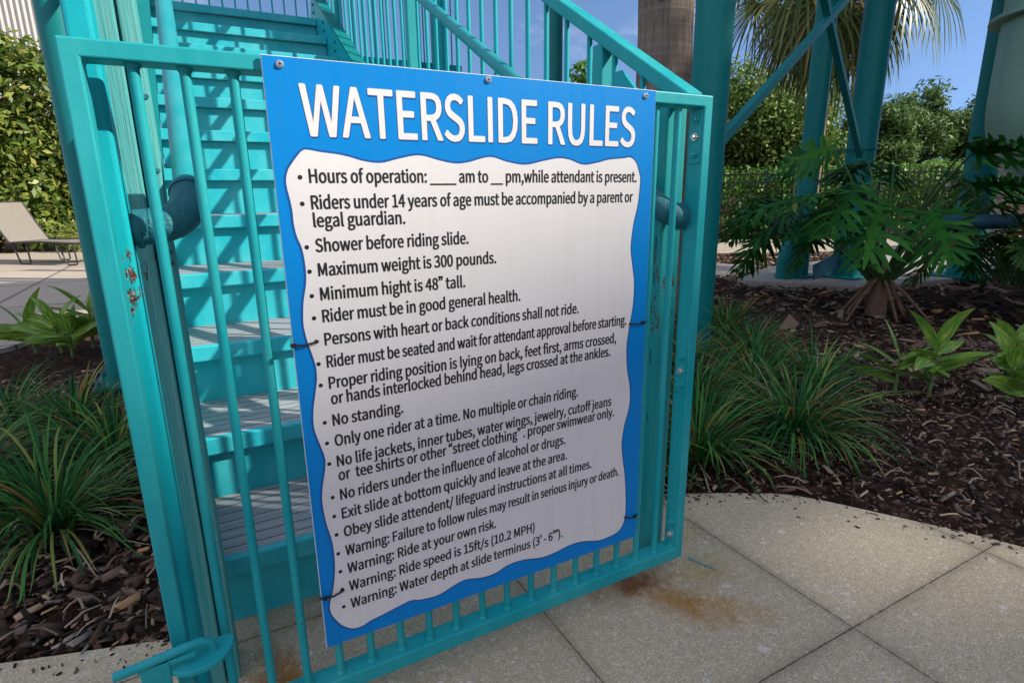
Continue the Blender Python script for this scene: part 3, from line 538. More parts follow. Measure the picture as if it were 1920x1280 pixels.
# letter outlines in thousandths of an em: advance, closed contours
GLYPH = {' ': (213, []),
 '(': (322, '228,-187 281,-163 213,-20 173,135 160,296 173,456 213,611 281,754 228,779 152,632 104,473 88,296 104,119 152,-40'),
 ')': (322, '94,-187 170,-40 217,119 234,296 217,473 170,632 94,779 40,754 108,611 149,456 163,296 149,135 108,-20 40,-163'),
 ',': (265, '71,-181 146,-134 193,-66 210,18 202,73 176,108 137,120 104,113 81,92 71,59 80,26 103,5 135,-2 146,-1 134,-54 101,-97 50,-130'),
 '-': (330, '44,233 288,233 288,300 44,300'),
 '.': (265, '132,-12 164,-4 187,19 195,53 187,88 164,112 132,120 100,112 78,88 70,53 78,19 100,-4'),
 '/': (373, '10,-170 74,-170 359,756 296,756'),
 '0': (529, '265,-12 355,10 423,78 467,192 482,351 467,510 423,622 355,688 265,710 175,688 106,622 63,510 48,351 63,192 106,78 175,10|265,58 211,75 168,128 141,219 131,351 141,483 168,573 211,625 265,642 319,625 361,573 388,483 398,351 388,219 361,128 319,75'),
 '1': (529, '84,0 467,0 467,72 327,72 327,698 260,698 197,669 115,649 115,593 240,593 240,72 84,72'),
 '2': (529, '42,0 481,0 481,75 288,75 231,73 173,69 285,183 372,293 428,400 448,506 433,590 393,655 328,696 244,710 164,698 97,663 38,609 89,559 131,601 179,629 233,640 290,630 330,601 354,557 362,502 343,408 284,303 184,186 42,51'),
 '3': (529, '250,-12 338,1 410,40 458,103 475,187 464,252 432,304 385,341 328,364 328,369 393,405 436,461 451,536 436,610 394,665 329,699 248,710 173,700 109,670 53,628 100,572 143,608 191,631 245,640 308,626 349,588 363,530 353,477 320,435 261,406 170,396 170,330 272,320 339,291 376,247 387,190 369,120 319,76 245,60 174,71 118,101 72,140 28,84 82,36 155,1'),
 '4': (529, '324,0 406,0 406,192 499,192 499,262 406,262 406,698 310,698 19,250 19,192 324,192|324,262 110,262 269,500 325,603 329,603 324,476'),
 '5': (529, '250,-12 335,4 408,50 459,125 478,227 461,327 416,396 349,436 268,450 211,442 163,422 181,624 444,624 444,698 105,698 82,372 129,343 184,373 245,384 304,373 350,342 379,292 390,225 378,156 346,104 299,71 241,60 169,71 113,99 70,137 26,80 81,35 153,1'),
 '6': (529, '287,-12 364,4 428,50 471,122 488,214 474,310 435,379 374,420 293,433 238,423 183,395 135,350 151,486 190,575 247,624 315,639 376,625 426,586 475,639 431,676 377,701 311,710 214,690 132,624 75,508 53,333 71,182 120,74 194,9|137,280 185,332 233,360 279,369 334,358 374,327 397,278 405,214 389,131 347,76 287,56 228,71 183,114 152,184'),
 '8': (529, '267,-12 356,2 425,40 469,97 485,168 468,250 425,309 368,351 368,356 410,398 445,456 460,525 447,599 409,657 349,695 269,709 193,696 132,660 92,604 77,531 90,465 125,412 171,370 171,367 110,322 63,257 44,173 60,99 107,40 177,2|314,379 236,415 179,462 156,531 171,591 210,630 268,644 331,627 372,583 386,520 378,470 354,423|268,52 192,69 140,115 121,181 133,244 167,297 217,339 288,309 347,275 387,231 402,170 385,109 338,68'),
 ':': (265, '132,371 164,380 187,403 195,438 187,473 164,496 132,505 100,496 78,473 70,438 78,403 100,380|132,-12 164,-4 187,19 195,53 187,88 164,112 132,120 100,112 78,88 70,53 78,19 100,-4'),
 'A': (579, '4,0 92,0 160,213 415,213 482,0 575,0 338,698 240,698|182,283 216,390 252,507 286,627 290,627 324,508 360,390 393,283'),
 'D': (655, '96,0 274,0 414,24 516,93 578,203 599,351 578,500 515,608 412,675 270,698 96,698|184,72 184,627 263,627 371,609 448,555 493,469 509,351 493,233 448,146 371,91 263,72'),
 'E': (561, '96,0 509,0 509,75 184,75 184,330 449,330 449,405 184,405 184,624 498,624 498,698 96,698'),
 'F': (526, '96,0 184,0 184,313 450,313 450,388 184,388 184,624 498,624 498,698 96,698'),
 'H': (693, '96,0 184,0 184,330 510,330 510,0 598,0 598,698 510,698 510,406 184,406 184,698 96,698'),
 'I': (279, '96,0 184,0 184,698 96,698'),
 'L': (517, '96,0 490,0 490,75 184,75 184,698 96,698'),
 'M': (773, '96,0 175,0 175,387 172,489 164,592 168,592 224,433 356,70 415,70 547,433 603,592 607,592 599,489 595,387 595,0 677,0 677,698 571,698 438,325 390,179 386,179 335,325 202,698 96,698'),
 'N': (689, '96,0 179,0 179,367 175,477 169,585 172,585 248,441 502,0 592,0 592,698 509,698 509,335 513,224 521,114 516,114 441,258 186,698 96,698'),
 'O': (707, '353,-12 474,13 568,86 629,200 651,351 629,502 568,615 474,686 353,710 233,686 139,615 77,502 55,351 77,200 139,86 233,13|353,65 268,85 202,143 160,233 146,351 160,469 202,558 268,614 353,633 439,614 504,558 546,469 561,351 546,233 504,143 439,85'),
 'P': (603, '96,0 184,0 184,278 299,278 404,291 485,330 538,397 556,493 537,590 484,653 402,688 295,698 96,698|184,350 184,627 284,627 365,620 422,598 457,557 469,493 458,429 424,384 368,358 288,350'),
 'R': (605, '184,367 184,627 301,627 374,620 427,599 459,561 470,503 459,443 427,400 374,375 301,367|479,0 578,0 401,306 465,331 515,372 547,429 558,503 540,594 489,655 412,688 314,698 96,698 96,0 184,0 184,296 310,296'),
 'S': (568, '290,-12 388,3 463,45 510,108 527,186 516,254 485,305 439,343 383,372 284,415 230,441 186,477 168,532 184,586 229,621 298,633 359,625 411,603 457,569 503,625 447,669 377,699 298,710 210,697 141,658 95,600 78,526 91,459 125,408 171,372 220,347 320,303 380,273 422,236 437,178 420,119 370,79 290,65 219,76 154,106 98,151 46,90 114,36 196,0'),
 'T': (570, '241,0 330,0 330,624 541,624 541,698 30,698 30,624 241,624'),
 'U': (687, '344,-12 443,3 522,54 575,146 594,288 594,698 510,698 510,286 497,180 461,112 409,76 344,65 280,76 228,112 194,180 181,286 181,698 93,698 93,288 112,146 165,54 244,3'),
 'W': (836, '172,0 277,0 381,421 416,580 420,580 454,421 560,0 667,0 810,698 727,698 651,318 613,91 608,91 558,318 461,698 380,698 284,318 234,91 230,91 189,318 115,698 25,698'),
 '_': (532, '12,-133 519,-133 519,-76 12,-76'),
 'a': (536, '207,-12 268,-2 326,24 378,62 381,62 389,0 460,0 460,318 450,406 418,472 362,515 281,530 201,520 133,494 78,463 111,403 157,429 209,450 267,458 319,447 352,418 369,376 373,328 231,303 132,264 75,208 56,134 68,72 99,26 147,-3|231,58 185,66 152,93 140,140 152,186 191,222 263,250 373,270 373,126 325,88 279,66'),
 'b': (589, '315,-12 400,6 472,61 521,148 540,267 527,375 487,459 423,512 334,530 277,521 222,495 171,458 175,550 175,758 88,758 88,0 157,0 165,53 169,53 241,5|301,61 242,73 175,114 175,387 246,439 312,457 376,443 418,405 442,344 450,266 438,180 407,115 360,75'),
 'c': (486, '291,-12 352,-4 409,18 459,52 421,111 366,75 299,60 234,74 183,114 151,177 139,258 151,339 185,402 237,443 302,457 357,445 405,412 449,470 409,500 359,522 298,530 203,512 124,459 70,373 50,258 68,144 119,59 196,6'),
 'd': (590, '264,-12 323,-2 376,24 421,61 424,61 431,0 503,0 503,758 415,758 415,559 420,470 375,503 329,523 274,530 189,511 118,457 69,371 50,258 66,143 109,58 176,6|283,61 222,74 177,113 150,175 140,259 152,340 184,402 231,443 290,457 352,445 415,403 415,131 372,92 329,69'),
 'e': (528, '297,-12 362,-5 418,13 467,40 436,98 376,68 307,57 239,70 186,106 151,163 135,238 484,238 488,288 474,388 434,464 369,513 281,530 195,512 121,458 69,372 50,258 69,144 122,59 200,6|134,300 152,369 185,419 230,450 283,461 337,451 378,420 403,369 411,300'),
 'f': (310, '31,447 102,447 102,0 189,0 189,447 298,447 298,517 189,517 189,599 197,655 221,689 262,701 291,697 320,687 339,754 299,766 252,770 185,759 139,725 111,671 102,600 102,517 31,512'),
 'g': (537, '262,-238 370,-224 453,-185 505,-128 524,-59 512,-4 478,35 422,57 344,64 242,64 188,71 159,91 151,120 161,156 185,182 222,169 261,164 336,176 396,212 436,269 450,344 439,405 409,450 514,450 514,517 334,517 302,527 261,530 187,518 125,481 83,422 68,346 78,288 102,241 135,207 135,203 108,179 87,146 78,107 91,55 125,22 125,17 83,-16 58,-56 49,-100 64,-159 108,-202 176,-229|261,223 206,238 167,280 151,346 166,411 206,452 261,467 317,452 357,411 371,346 356,280 316,238|274,-178 194,-167 143,-136 125,-88 137,-43 177,0 212,-6 244,-8 333,-8 391,-14 426,-35 438,-73 418,-124 361,-163'),
 'h': (578, '88,0 175,0 175,375 223,419 267,445 316,454 372,440 404,395 414,316 414,0 501,0 501,328 492,415 463,478 413,517 343,530 278,519 221,487 171,444 175,550 175,758 88,758'),
 'i': (262, '88,0 175,0 175,517 88,517|131,624 162,631 182,651 190,682 182,711 162,731 131,738 101,731 81,711 74,682 81,651 101,631'),
 'j': (262, '33,-230 99,-219 143,-184 168,-130 175,-59 175,517 89,517 89,-59 83,-113 64,-149 25,-161 -2,-158 -25,-151 -42,-217 -9,-227|131,624 161,631 182,651 190,682 182,711 161,731 131,738 101,731 81,711 73,682 81,651 101,631'),
 'k': (526, '88,0 173,0 173,136 270,250 422,0 516,0 321,309 493,517 396,517 177,245 173,245 173,758 88,758'),
 'l': (270, '179,-12 209,-10 230,-5 217,62 199,60 182,69 175,97 175,758 88,758 88,103 97,40 127,1'),
 'm': (882, '88,0 175,0 175,375 221,419 264,446 305,454 359,440 391,395 401,316 401,0 488,0 488,375 534,419 577,446 618,454 672,440 704,395 714,316 714,0 801,0 801,328 791,415 763,478 714,517 645,530 584,518 528,483 473,431 445,484 398,518 330,530 271,519 218,487 170,442 168,442 159,517 88,517'),
 'n': (581, '88,0 175,0 175,375 223,419 267,445 316,454 372,440 404,395 414,316 414,0 501,0 501,328 492,415 463,478 413,517 343,530 277,519 220,487 170,442 168,442 159,517 88,517'),
 'o': (577, '289,-12 379,6 456,59 508,144 528,258 508,373 456,459 379,512 289,530 198,512 122,459 69,373 50,258 69,144 122,59 198,6|289,60 227,74 180,114 150,177 139,258 150,339 180,402 227,443 289,457 350,443 397,402 428,339 439,258 428,177 397,114 350,74'),
 'p': (590, '88,-218 175,-218 175,-43 172,48 244,3 315,-12 400,6 472,61 521,148 540,267 527,375 487,459 423,512 334,530 275,520 220,494 170,457 168,457 159,517 88,517|301,61 242,73 175,114 175,387 246,439 312,457 376,443 418,405 442,344 450,266 438,180 407,115 360,75'),
 'q': (590, '415,-218 503,-218 503,517 433,517 425,469 423,469 378,502 330,523 274,530 189,511 118,457 69,371 50,258 66,143 109,58 176,6 264,-12 322,-3 374,23 420,60 415,-34|283,61 222,74 177,113 150,175 140,259 152,340 184,402 231,443 290,457 352,445 415,403 415,131 372,92 329,69'),
 'r': (370, '88,0 175,0 175,332 215,402 260,441 305,452 332,450 355,444 371,519 346,528 316,530 261,517 211,480 170,423 168,423 159,517 88,517'),
 's': (446, '223,-12 304,0 362,33 398,82 410,141 397,203 360,246 310,275 253,298 199,320 158,348 142,388 152,425 184,452 238,463 301,450 355,417 397,471 352,501 298,522 237,530 162,519 106,488 71,441 59,384 72,327 107,286 155,256 210,234 266,211 310,180 328,136 316,95 283,66 226,55 169,63 119,85 72,117 30,59 86,22 151,-3'),
 't': (359, '250,-12 299,-6 346,7 329,72 300,62 270,58 222,70 197,104 190,157 190,447 330,447 330,517 190,517 190,663 117,663 108,517 26,512 26,447 103,447 103,160 110,89 135,35 180,0'),
 'u': (578, '239,-12 304,-1 359,32 410,81 412,81 419,0 491,0 491,517 405,517 405,150 358,101 314,72 265,63 209,77 178,122 168,200 168,517 80,517 80,190 89,102 118,39 168,1'),
 'v': (496, '199,0 301,0 484,517 398,517 300,223 252,70 248,70 200,223 103,517 12,517'),
 'w': (764, '170,0 270,0 344,277 379,428 384,428 419,279 493,0 599,0 739,517 655,517 580,218 549,74 544,74 508,218 427,517 342,517 261,218 227,74 222,74 191,218 114,517 26,517'),
 'x': (474, '14,0 106,0 175,121 228,213 232,213 289,121 365,0 460,0 290,261 447,517 356,517 292,404 247,317 242,317 191,404 122,517 28,517 185,270'),
 'y': (496, '96,-223 165,-209 218,-171 259,-114 290,-44 484,517 399,517 306,230 264,84 259,84 208,230 103,517 12,517 220,-1 209,-40 182,-97 143,-137 92,-151 71,-149 52,-143 35,-212 63,-220'),
 '\u2019': (200, '31,570 51,534 109,574 152,635 170,712 159,759 132,791 95,803 59,794 37,771 30,741 37,710 58,688 90,680 104,682 115,688 105,644 76,603'),
 '\u201c': (383, '169,770 149,807 91,767 48,706 30,629 41,582 68,550 106,538 141,548 163,571 170,600 163,631 142,653 111,661 96,659 85,653 95,697 125,738|352,770 332,807 274,767 230,706 213,629 224,582 251,550 288,538 324,548 346,571 353,600 346,631 325,653 293,661 279,659 267,653 278,697 307,738'),
 '\u201d': (383, '214,570 234,534 292,574 336,635 353,712 343,759 316,791 278,803 242,794 220,771 213,741 221,710 241,688 272,680 287,682 299,688 288,644 259,603|31,570 51,534 109,574 153,635 170,712 160,759 133,791 95,803 59,794 38,771 30,741 38,710 59,688 90,680 105,682 116,688 105,644 76,603'),
}
def letters(text, x0, x1, z, cap, m, y, bold=0.0, parent=sign, name='lettering', capref=0.70):
    cu = bpy.data.curves.new(name, 'CURVE'); cu.dimensions = '2D'; cu.fill_mode = 'FRONT'; pen = 0.0
    for ch in text:
        adv, outl = GLYPH[ch] if ch in GLYPH else GLYPH[' ']
        for c in (outl.split('|') if outl else ()):
            pts = [tuple(int(q) for q in p.split(',')) for p in c.split()]
            sp = cu.splines.new('POLY'); sp.points.add(len(pts)-1); sp.use_cyclic_u = True
            for k, (a, b) in enumerate(pts): sp.points[k].co = (pen + a/1000, b/1000, 0, 1)
        pen += adv/1000
    o = bpy.data.objects.new(name, cu); COL.objects.link(o)
    dg = bpy.context.evaluated_depsgraph_get(); dg.update()
    me = bpy.data.meshes.new_from_object(o.evaluated_get(dg)); bpy.data.objects.remove(o); bpy.data.curves.remove(cu)
    n = len(me.vertices); co = np.zeros(n*3); me.vertices.foreach_get('co', co); co = co.reshape(-1, 3)
    lo, hi = co[:, 0].min(), co[:, 0].max(); sx_ = (x1 - x0) / (hi - lo); sz = cap / capref
    out = np.zeros_like(co); out[:, 0] = x0 + (co[:, 0] - lo) * sx_; out[:, 1] = y; out[:, 2] = z + co[:, 1] * sz
    fs = [tuple(p.vertices) for p in me.polygons]; h = bold*sz   # thicken the strokes: stacked copies a hair apart
    mb = MB()
    for i, (ox, oz) in enumerate(((0, 0), (h, 0), (-h, 0), (0, h*0.7), (0, -h*0.7), (h*0.7, h*0.5), (-h*0.7, h*0.5), (h*0.7, -h*0.5), (-h*0.7, -h*0.5))):
        q = out.copy(); q[:, 0] += ox; q[:, 2] += oz; q[:, 1] -= i*0.00002; mb.add(q.tolist(), fs)
    me = bpy.data.meshes.new(name); me.from_pydata(mb.v, [], mb.f); me.update(); me.materials.clear(); me.materials.append(m); me.name = name
    o = bpy.data.objects.new(name, me); COL.objects.link(o); o.parent = parent; o.matrix_parent_inverse = parent.matrix_world.inverted(); return o
tp = at_y(560.5, 162.6, 0); tb = at_y(586, 256, 0); te = at_y(1187, 250, 0)
TITLE = 'WATERSLIDE RULES'; tz = (tb.z + at_y(1130, 273, 0).z) / 2; tcap = at_y(700, 172, 0).z - at_y(715, 263, 0).z
letters(TITLE, tp.x+0.0014, te.x+0.0014, tz-0.0020, tcap, M['sign_dark_blue'], SF-0.0006, 0.016, name='title_shadow')
letters(TITLE, tp.x, te.x, tz, tcap, M['sign_white'], SF-0.0010, 0.016, name='title')
LINES = [(1, 'Hours of operation: ____ am to __ pm,while attendant is present.', 580, 343, 1190),
 (1, 'Riders under 14 years of age must be accompanied by a parent or', 584, 392, 1183),
 (0, 'legal guardian.', 588, 425.5, 758),
 (1, 'Shower before riding slide.', 592, 472, 876),
 (1, 'Maximum weight is 300 pounds.', 597, 517, 928),
 (1, 'Minimum hight is 48\u201d tall.', 601, 562, 870),
 (1, 'Rider must be in good general health.', 605, 603, 973),
 (1, 'Persons with heart or back conditions shall not ride.', 609, 646, 1082),
 (1, 'Rider must be seated and wait for attendant approval before starting.', 613, 687.5, 1171),
 (1, 'Proper riding position is lying on back, feet first, arms crossed,', 617, 727, 1152),
 (0, 'or hands interlocked behind head, legs crossed at the ankles.', 621, 756, 1141),
 (1, 'No standing.', 624, 796, 754),
 (1, 'Only one rider at a time. No multiple or chain riding.', 628, 834, 1081),
 (1, 'No life jackets, inner tubes, water wings, jewelry, cutoff jeans', 632, 872, 1143),
 (0, 'or  tee shirts or other \u201cstreet clothing\u201d . proper swimwear only.', 635, 898, 1148),
 (1, 'No riders under the influence of alcohol or drugs.', 638, 934, 1057),
 (1, 'Exit slide at bottom quickly and leave at the area.', 641, 969, 1060),
 (1, 'Obey slide attendent/ lifeguard instructions at all times.', 645, 1003, 1106),
 (1, 'Warning: Failure to follow rules may result in serious injury or death.', 648, 1038, 1157),
 (1, 'Warning: Ride at your own risk.', 652, 1071, 928),
 (1, 'Warning: Ride speed is 15ft/s (10.2 MPH)', 655, 1104, 1000),
 (1, 'Warning: Water depth at slide terminus (3\u2019 - 6\u2019\u2019\u2019).', 658, 1136, 1052)]
CAP = 0.0192
for bul, txt, u0, v0, u1 in LINES:
    p = at_y(u0, v0, 0); z = p.z; x1 = p.x
    lo_v, hi_v = 0.0, 1280.0
    for _ in range(40):                       # where the baseline meets the measured end column
        mv = (lo_v + hi_v) / 2; q = at_y(u1, mv, 0)
        if q.z > z: lo_v = mv
        else: hi_v = mv
    x1 = at_y(u1, mv, 0).x
    o = letters(txt, p.x, x1, z, CAP, M['sign_black'], SF-0.0012, 0.026, name='rule_text')
    if bul:
        cx, cz = p.x - 0.0128, z + CAP*0.40
        face2d('bullet', [(cx + 0.0033*math.cos(t), cz + 0.0033*math.sin(t)) for t in np.linspace(0, 2*math.pi, 17)[:-1]], SF-0.0012, M['sign_black'], sign)
for u, v in ((524, 121), (915, 150), (1210, 180)):
    p = at_y(u, v, SF); s = MB()
    s.tube([(p.x, SF, p.z), (p.x, SF-0.0022, p.z), (p.x, SF-0.0042, p.z)], [0.0058, 0.0054, 0.0034], 16)
    so_ = s.build('screw', M['steel'], sign, smooth=True)
    k = MB(); k.box((p.x-0.0024, SF-0.0046, p.z-0.0006), (p.x+0.0024, SF-0.0040, p.z+0.0006)); k.box((p.x-0.0006, SF-0.0047, p.z-0.0024), (p.x+0.0006, SF-0.0041, p.z+0.0024))
    k.build('slot', M['black'], so_)
def tie(a, b, edge_x, side, label):
    A = at_y(*a, SF-0.002); B = at_y(*b, SF-0.003); t = MB()
    e = Vector((edge_x + side*0.002, SF-0.0012, A.z)); back = Vector((edge_x - side*0.010, 0.02, A.z))
    mid_ = (A + B) / 2 + Vector((0, -0.003, -0.002))
    t.tube([back, e, A.lerp(e, 0.3) + Vector((0, -0.002, 0)), mid_, B, B + Vector((0, 0.004, 0))], 0.0017, 8)
    hd = A.lerp(B, 0.12) + Vector((0, -0.0035, 0)); t.box((hd.x-0.0035, hd.y-0.002, hd.z-0.003), (hd.x+0.0035, hd.y+0.002, hd.z+0.003))
    o = t.build('cable_tie', M['black'], smooth=True)
    return tag(o, label, 'cable tie', 'black ties holding the sign to the gate')
tie((543, 648), (597, 640), SX0, -1, 'thin black cable tie at the left edge of the sign, halfway up')
tie((604, 1121), (645, 1106), SX0, -1, 'thin black cable tie at the lower left edge of the sign')
tie((1206, 604), (1181, 607), SX1, 1, 'thin black cable tie at the right edge of the sign, halfway up')
tie((1191, 966), (1171, 970), SX1, 1, 'thin black cable tie at the lower right edge of the sign')

# ------------------------------------------------------------ staircase
RISE, RUN, SY = 0.1767, 0.2866, 0.366
XL, XR = -0.105, 0.865
NST = 12
stairs = empty('staircase', (0.38, SY, 0), 'teal staircase with worn grey treads rising behind the gate', 'staircase')
for k in range(1, NST+1):
    y = SY + (k-1)*RUN; z = k*RISE
    MB().box((XL, y+0.026, (k-1)*RISE-(0.0 if k > 1 else 0.02)), (XR, y+0.045, z-0.046)).build('riser', M['stair'], stairs, bevel=0.001)
    dpth = RUN + 0.03 if k < NST else 1.6
    t = MB().box((XL, y+0.018, z-0.043), (XR, y+dpth, z)).build('tread', M['tread'], stairs, bevel=0.002)
    MB().box((XL-0.002, y-0.004, z-0.045), (XR+0.002, y+0.0175, z+0.001)).build('nosing', M['stair'], t, bevel=0.004)
slope = Vector((0, RUN, RISE)).normalized(); up_n = Vector((0, -RISE, RUN)).normalized()
for x in (XL-0.022, XR+0.022):
    s = MB(); a = Vector((x, SY-0.02, RISE*0.72)); e = a + slope * (NST*math.hypot(RUN, RISE)-0.1)
    s.bar(a + up_n*0.02, e + up_n*0.02, 0.036, 0.26, up_n)
    st = s.build('stringer', M['teal'], stairs, bevel=0.003)
    f = MB(); f.bar(a + up_n*0.155, e + up_n*0.155, 0.07, 0.012, up_n); f.build('flange', M['dark_teal'], st)
    for k in range(1, NST+1):
        yy = SY + (k-1)*RUN + 0.06; zz = k*RISE + 0.10
        sgn = 1 if x < 0.3 else -1
        for dz in (0, 0.05): MB().tube([(x + sgn*0.018, yy, zz-dz), (x + sgn*0.027, yy, zz-dz)], 0.009, 6).build('bolt_head', M['rusty'], st)
# weathered wooden newel with a split, left of the flight
wp = MB(); px0, px1, pym = -0.103, -0.046, 0.205
wp.box((px0, pym, -0.02), (-0.073, pym+0.09, 2.6)).box((-0.069, pym+0.004, -0.02), (px1, pym+0.09, 2.6)).box((px0+0.004, pym+0.022, -0.02), (px1-0.004, pym+0.085, 2.55))
newel = tag(wp.build('wooden_post', M['wood_teal'], bevel=0.003), 'weathered split teal wooden post left of the stairs', 'post')
nl = MB()
for z in (1.34, 1.27, 1.10, 0.99, 0.86): nl.tube([(px1-0.004, pym+0.012, z), (px1-0.004, pym+0.001, z)], 0.0038, 8)
nl.build('nail_head', M['rusty'], newel)

def gate_post(x0, x1, y0, y1, h, label, m):
    p = MB().box((x0, y0, -0.02), (x1, y1, h))
    return tag(p.build('gate_post', m, bevel=0.006, seg=3), label, 'post')
lp = gate_post(-0.122, -0.0895, 0.074, 0.13, 2.5, 'square teal steel post behind the latch side of the gate', M['post_rust'])
rp_ = gate_post(0.905, 0.962, 0.085, 0.135, 1.16, 'short square teal post with rust splits behind the hinge side of the gate', M['hinge_post'])
rs = MB()
for z, l in ((0.80, 0.05), (0.74, 0.03), (0.55, 0.035), (0.40, 0.02)): rs.box((0.9035, 0.100, z), (0.906, 0.104, z+l))
rs.build('rust_split', M['rusty'], rp_)

# handrails: round pipe down the slope, then an elbow into the post
def handrail(x, y0, z0, side, post_x, label, slope_t):
    r = 0.0195; pts = []
    d = Vector((0, 1, slope_t)).normalized(); p0 = Vector((x, y0, z0))
    hr = empty('handrail', (x, y0, z0), label, 'handrail', 'round pipe handrails of the stairs')
    MB().tube([p0 + d*0.05, p0 + d*1.5, p0 + d*4.2], r, 24).build('pipe', M['rail_pipe'], hr, smooth=True)
    el = []; c0 = p0 + d*0.055
    for t in np.linspace(0, 1, 9):
        q = (1-t)**2 * c0 + 2*(1-t)*t * (p0 + Vector((0, -0.012, -0.012))) + t*t * (p0 + Vector((side*0.045, -0.006, -0.018)))
        el.append(q)
    el += [p0 + Vector((side*0.06, -0.006, -0.019)), Vector((post_x, p0.y-0.004, p0.z-0.022))]
    MB().tube(el, [r*1.32]*len(el), 24).build('elbow', M['rusty'], hr, smooth=True)
    for q, rr in ((c0, 1.42), (Vector((post_x - side*0.008, p0.y-0.004, p0.z-0.022)), 1.45), (p0 + Vector((side*0.05, -0.006, -0.0185)), 1.38)):
        dd = d if q is c0 else Vector((side, 0, 0))
        MB().tube([q - dd*0.004, q + dd*0.004], r*rr, 20).build('weld_ring', M['rusty'], hr, smooth=True)
    return hr
handrail(-0.012, 0.12, 0.925, -1, -0.090, 'round teal pipe handrail with rusty elbow left of the sign', 0.60)
handrail(0.868, 0.055, 0.915, 1, 0.93, 'round teal pipe handrail ending in an elbow right of the sign', 0.555)

# right stair railing: sloped top rail, bars, posts
rail = empty('stair_railing', (0.92, 0.05, 0), 'sloping teal guard railing with thin vertical bars right of the stairs', 'railing')
RX = 0.923; rs_ = 0.612
def rail_z(y): return 1.107 + rs_*y
tr = MB(); ya, yb = 0.035, 3.9
tr.bar((RX, ya, rail_z(ya)), (RX, yb, rail_z(yb)), 0.046, 0.030, (0, 0, 1))
tr.build('top_rail', M['gate'], rail, bevel=0.004)
for i, y in enumerate(np.arange(0.19, 3.85, 0.105)):
    zb = RISE*0.9 + (y - SY)*RISE/RUN
    MB().tube([(RX, y, max(0.15, zb)), (RX, y, rail_z(y)-0.012)], 0.0072, 10).build('bar', M['teal'], rail, smooth=True)
for y in (0.34, 1.75, 3.1):
    MB().box((RX-0.02, y-0.02, -0.02), (RX+0.02, y+0.02, rail_z(y)-0.02)).build('post', M['gate'], rail, bevel=0.003)
for y, zt in ((0.29, 0.0), ):
    g_ = MB(); g_.add([(RX-0.004, 0.205, 1.08), (RX-0.004, 0.30, 1.08), (RX-0.004, 0.30, 1.225), (RX-0.004, 0.265, 1.225), (RX-0.004, 0.205, 1.17),
                       (RX+0.004, 0.205, 1.08), (RX+0.004, 0.30, 1.08), (RX+0.004, 0.30, 1.225), (RX+0.004, 0.265, 1.225), (RX+0.004, 0.205, 1.17)],
                      [(0,1,2,3,4), (9,8,7,6,5), (0,5,6,1), (1,6,7,2), (2,7,8,3), (3,8,9,4), (4,9,5,0)])
    g_.build('gusset', M['teal'], rail)

# landing behind the flight with its own rail
land = empty('landing_railing', (0.4, 4.9, 2.12), 'teal railing of thin vertical bars at the stair landing', 'railing')
lz = NST*RISE
l = MB(); l.bar((-0.15, 5.05, lz+1.05), (2.6, 5.05, lz+1.05), 0.05, 0.07); l.bar((-0.15, 5.05, lz+0.1), (2.6, 5.05, lz+0.1), 0.03, 0.05); l.build('top_rail', M['teal'], land)
for x in np.arange(-0.1, 2.6, 0.1): MB().tube([(x, 5.05, lz+0.1), (x, 5.05, lz+1.03)], 0.0075, 8).build('bar', M['teal'], land)

# ------------------------------------------------------------ tower columns and braces
def column(x, y, r, h, label, base=True, m=None, z0=-0.03):
    c = empty('tower_column', (x, y, 0), label, 'column', 'round steel columns of the slide tower')
    MB().tube([(x, y, z0), (x, y, h*0.5), (x, y, h)], r, 32).build('shaft', m or M['dark_teal'], c, smooth=True)
    if base:
        b = MB(); b.box((x-r*1.7, y-r*1.7, 0.036), (x+r*1.7, y+r*1.7, 0.056))
        bp = b.build('base_plate', m or M['dark_teal'], c, bevel=0.003)
        n = MB()
        for i in (-1, 1):
            for j in (-1, 1): n.tube([(x+i*r*1.4, y+j*r*1.4, 0.05), (x+i*r*1.4, y+j*r*1.4, 0.085)], 0.014, 6)
        n.build('anchor_bolt', M['rusty'], bp)
    return c
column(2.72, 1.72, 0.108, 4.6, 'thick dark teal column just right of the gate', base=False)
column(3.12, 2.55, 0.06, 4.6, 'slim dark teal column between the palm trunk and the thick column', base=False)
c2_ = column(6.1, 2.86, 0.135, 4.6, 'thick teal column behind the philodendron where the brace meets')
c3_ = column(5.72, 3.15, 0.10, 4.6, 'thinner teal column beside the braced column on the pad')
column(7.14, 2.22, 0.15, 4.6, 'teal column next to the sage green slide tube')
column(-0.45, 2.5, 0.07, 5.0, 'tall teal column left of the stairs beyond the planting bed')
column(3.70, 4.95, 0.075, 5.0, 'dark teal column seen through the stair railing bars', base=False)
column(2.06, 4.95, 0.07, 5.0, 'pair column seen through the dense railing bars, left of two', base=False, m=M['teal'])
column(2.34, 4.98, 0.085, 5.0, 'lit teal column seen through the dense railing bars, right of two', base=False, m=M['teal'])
cl_ = MB(); cl_.tube([(6.1, 2.86, 1.34), (6.1, 2.86, 1.355)], 0.15, 32); cl_.tube([(5.72, 3.15, 1.34), (5.72, 3.15, 1.355)], 0.115, 32)
cl_.bar((5.72, 3.15, 1.347), (6.1, 2.86, 1.347), 0.03, 0.014)
tag(cl_.build('pipe_clamp', M['dark_teal']), 'thin dark clamp band tying the two columns on the pad', 'clamp')
def brace(a, b, label):
    o = MB(); o.bar(a, b, 0.055, 0.055, (0, 0, 1))
    return tag(o.build('brace', M['dark_teal'], bevel=0.003), label, 'brace', 'diagonal braces between the columns')
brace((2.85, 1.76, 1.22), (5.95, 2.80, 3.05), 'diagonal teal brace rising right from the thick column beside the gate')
brace((6.0, 2.80, 1.28), (2.85, 1.79, 3.6), 'diagonal teal brace rising left from the column on the pad')
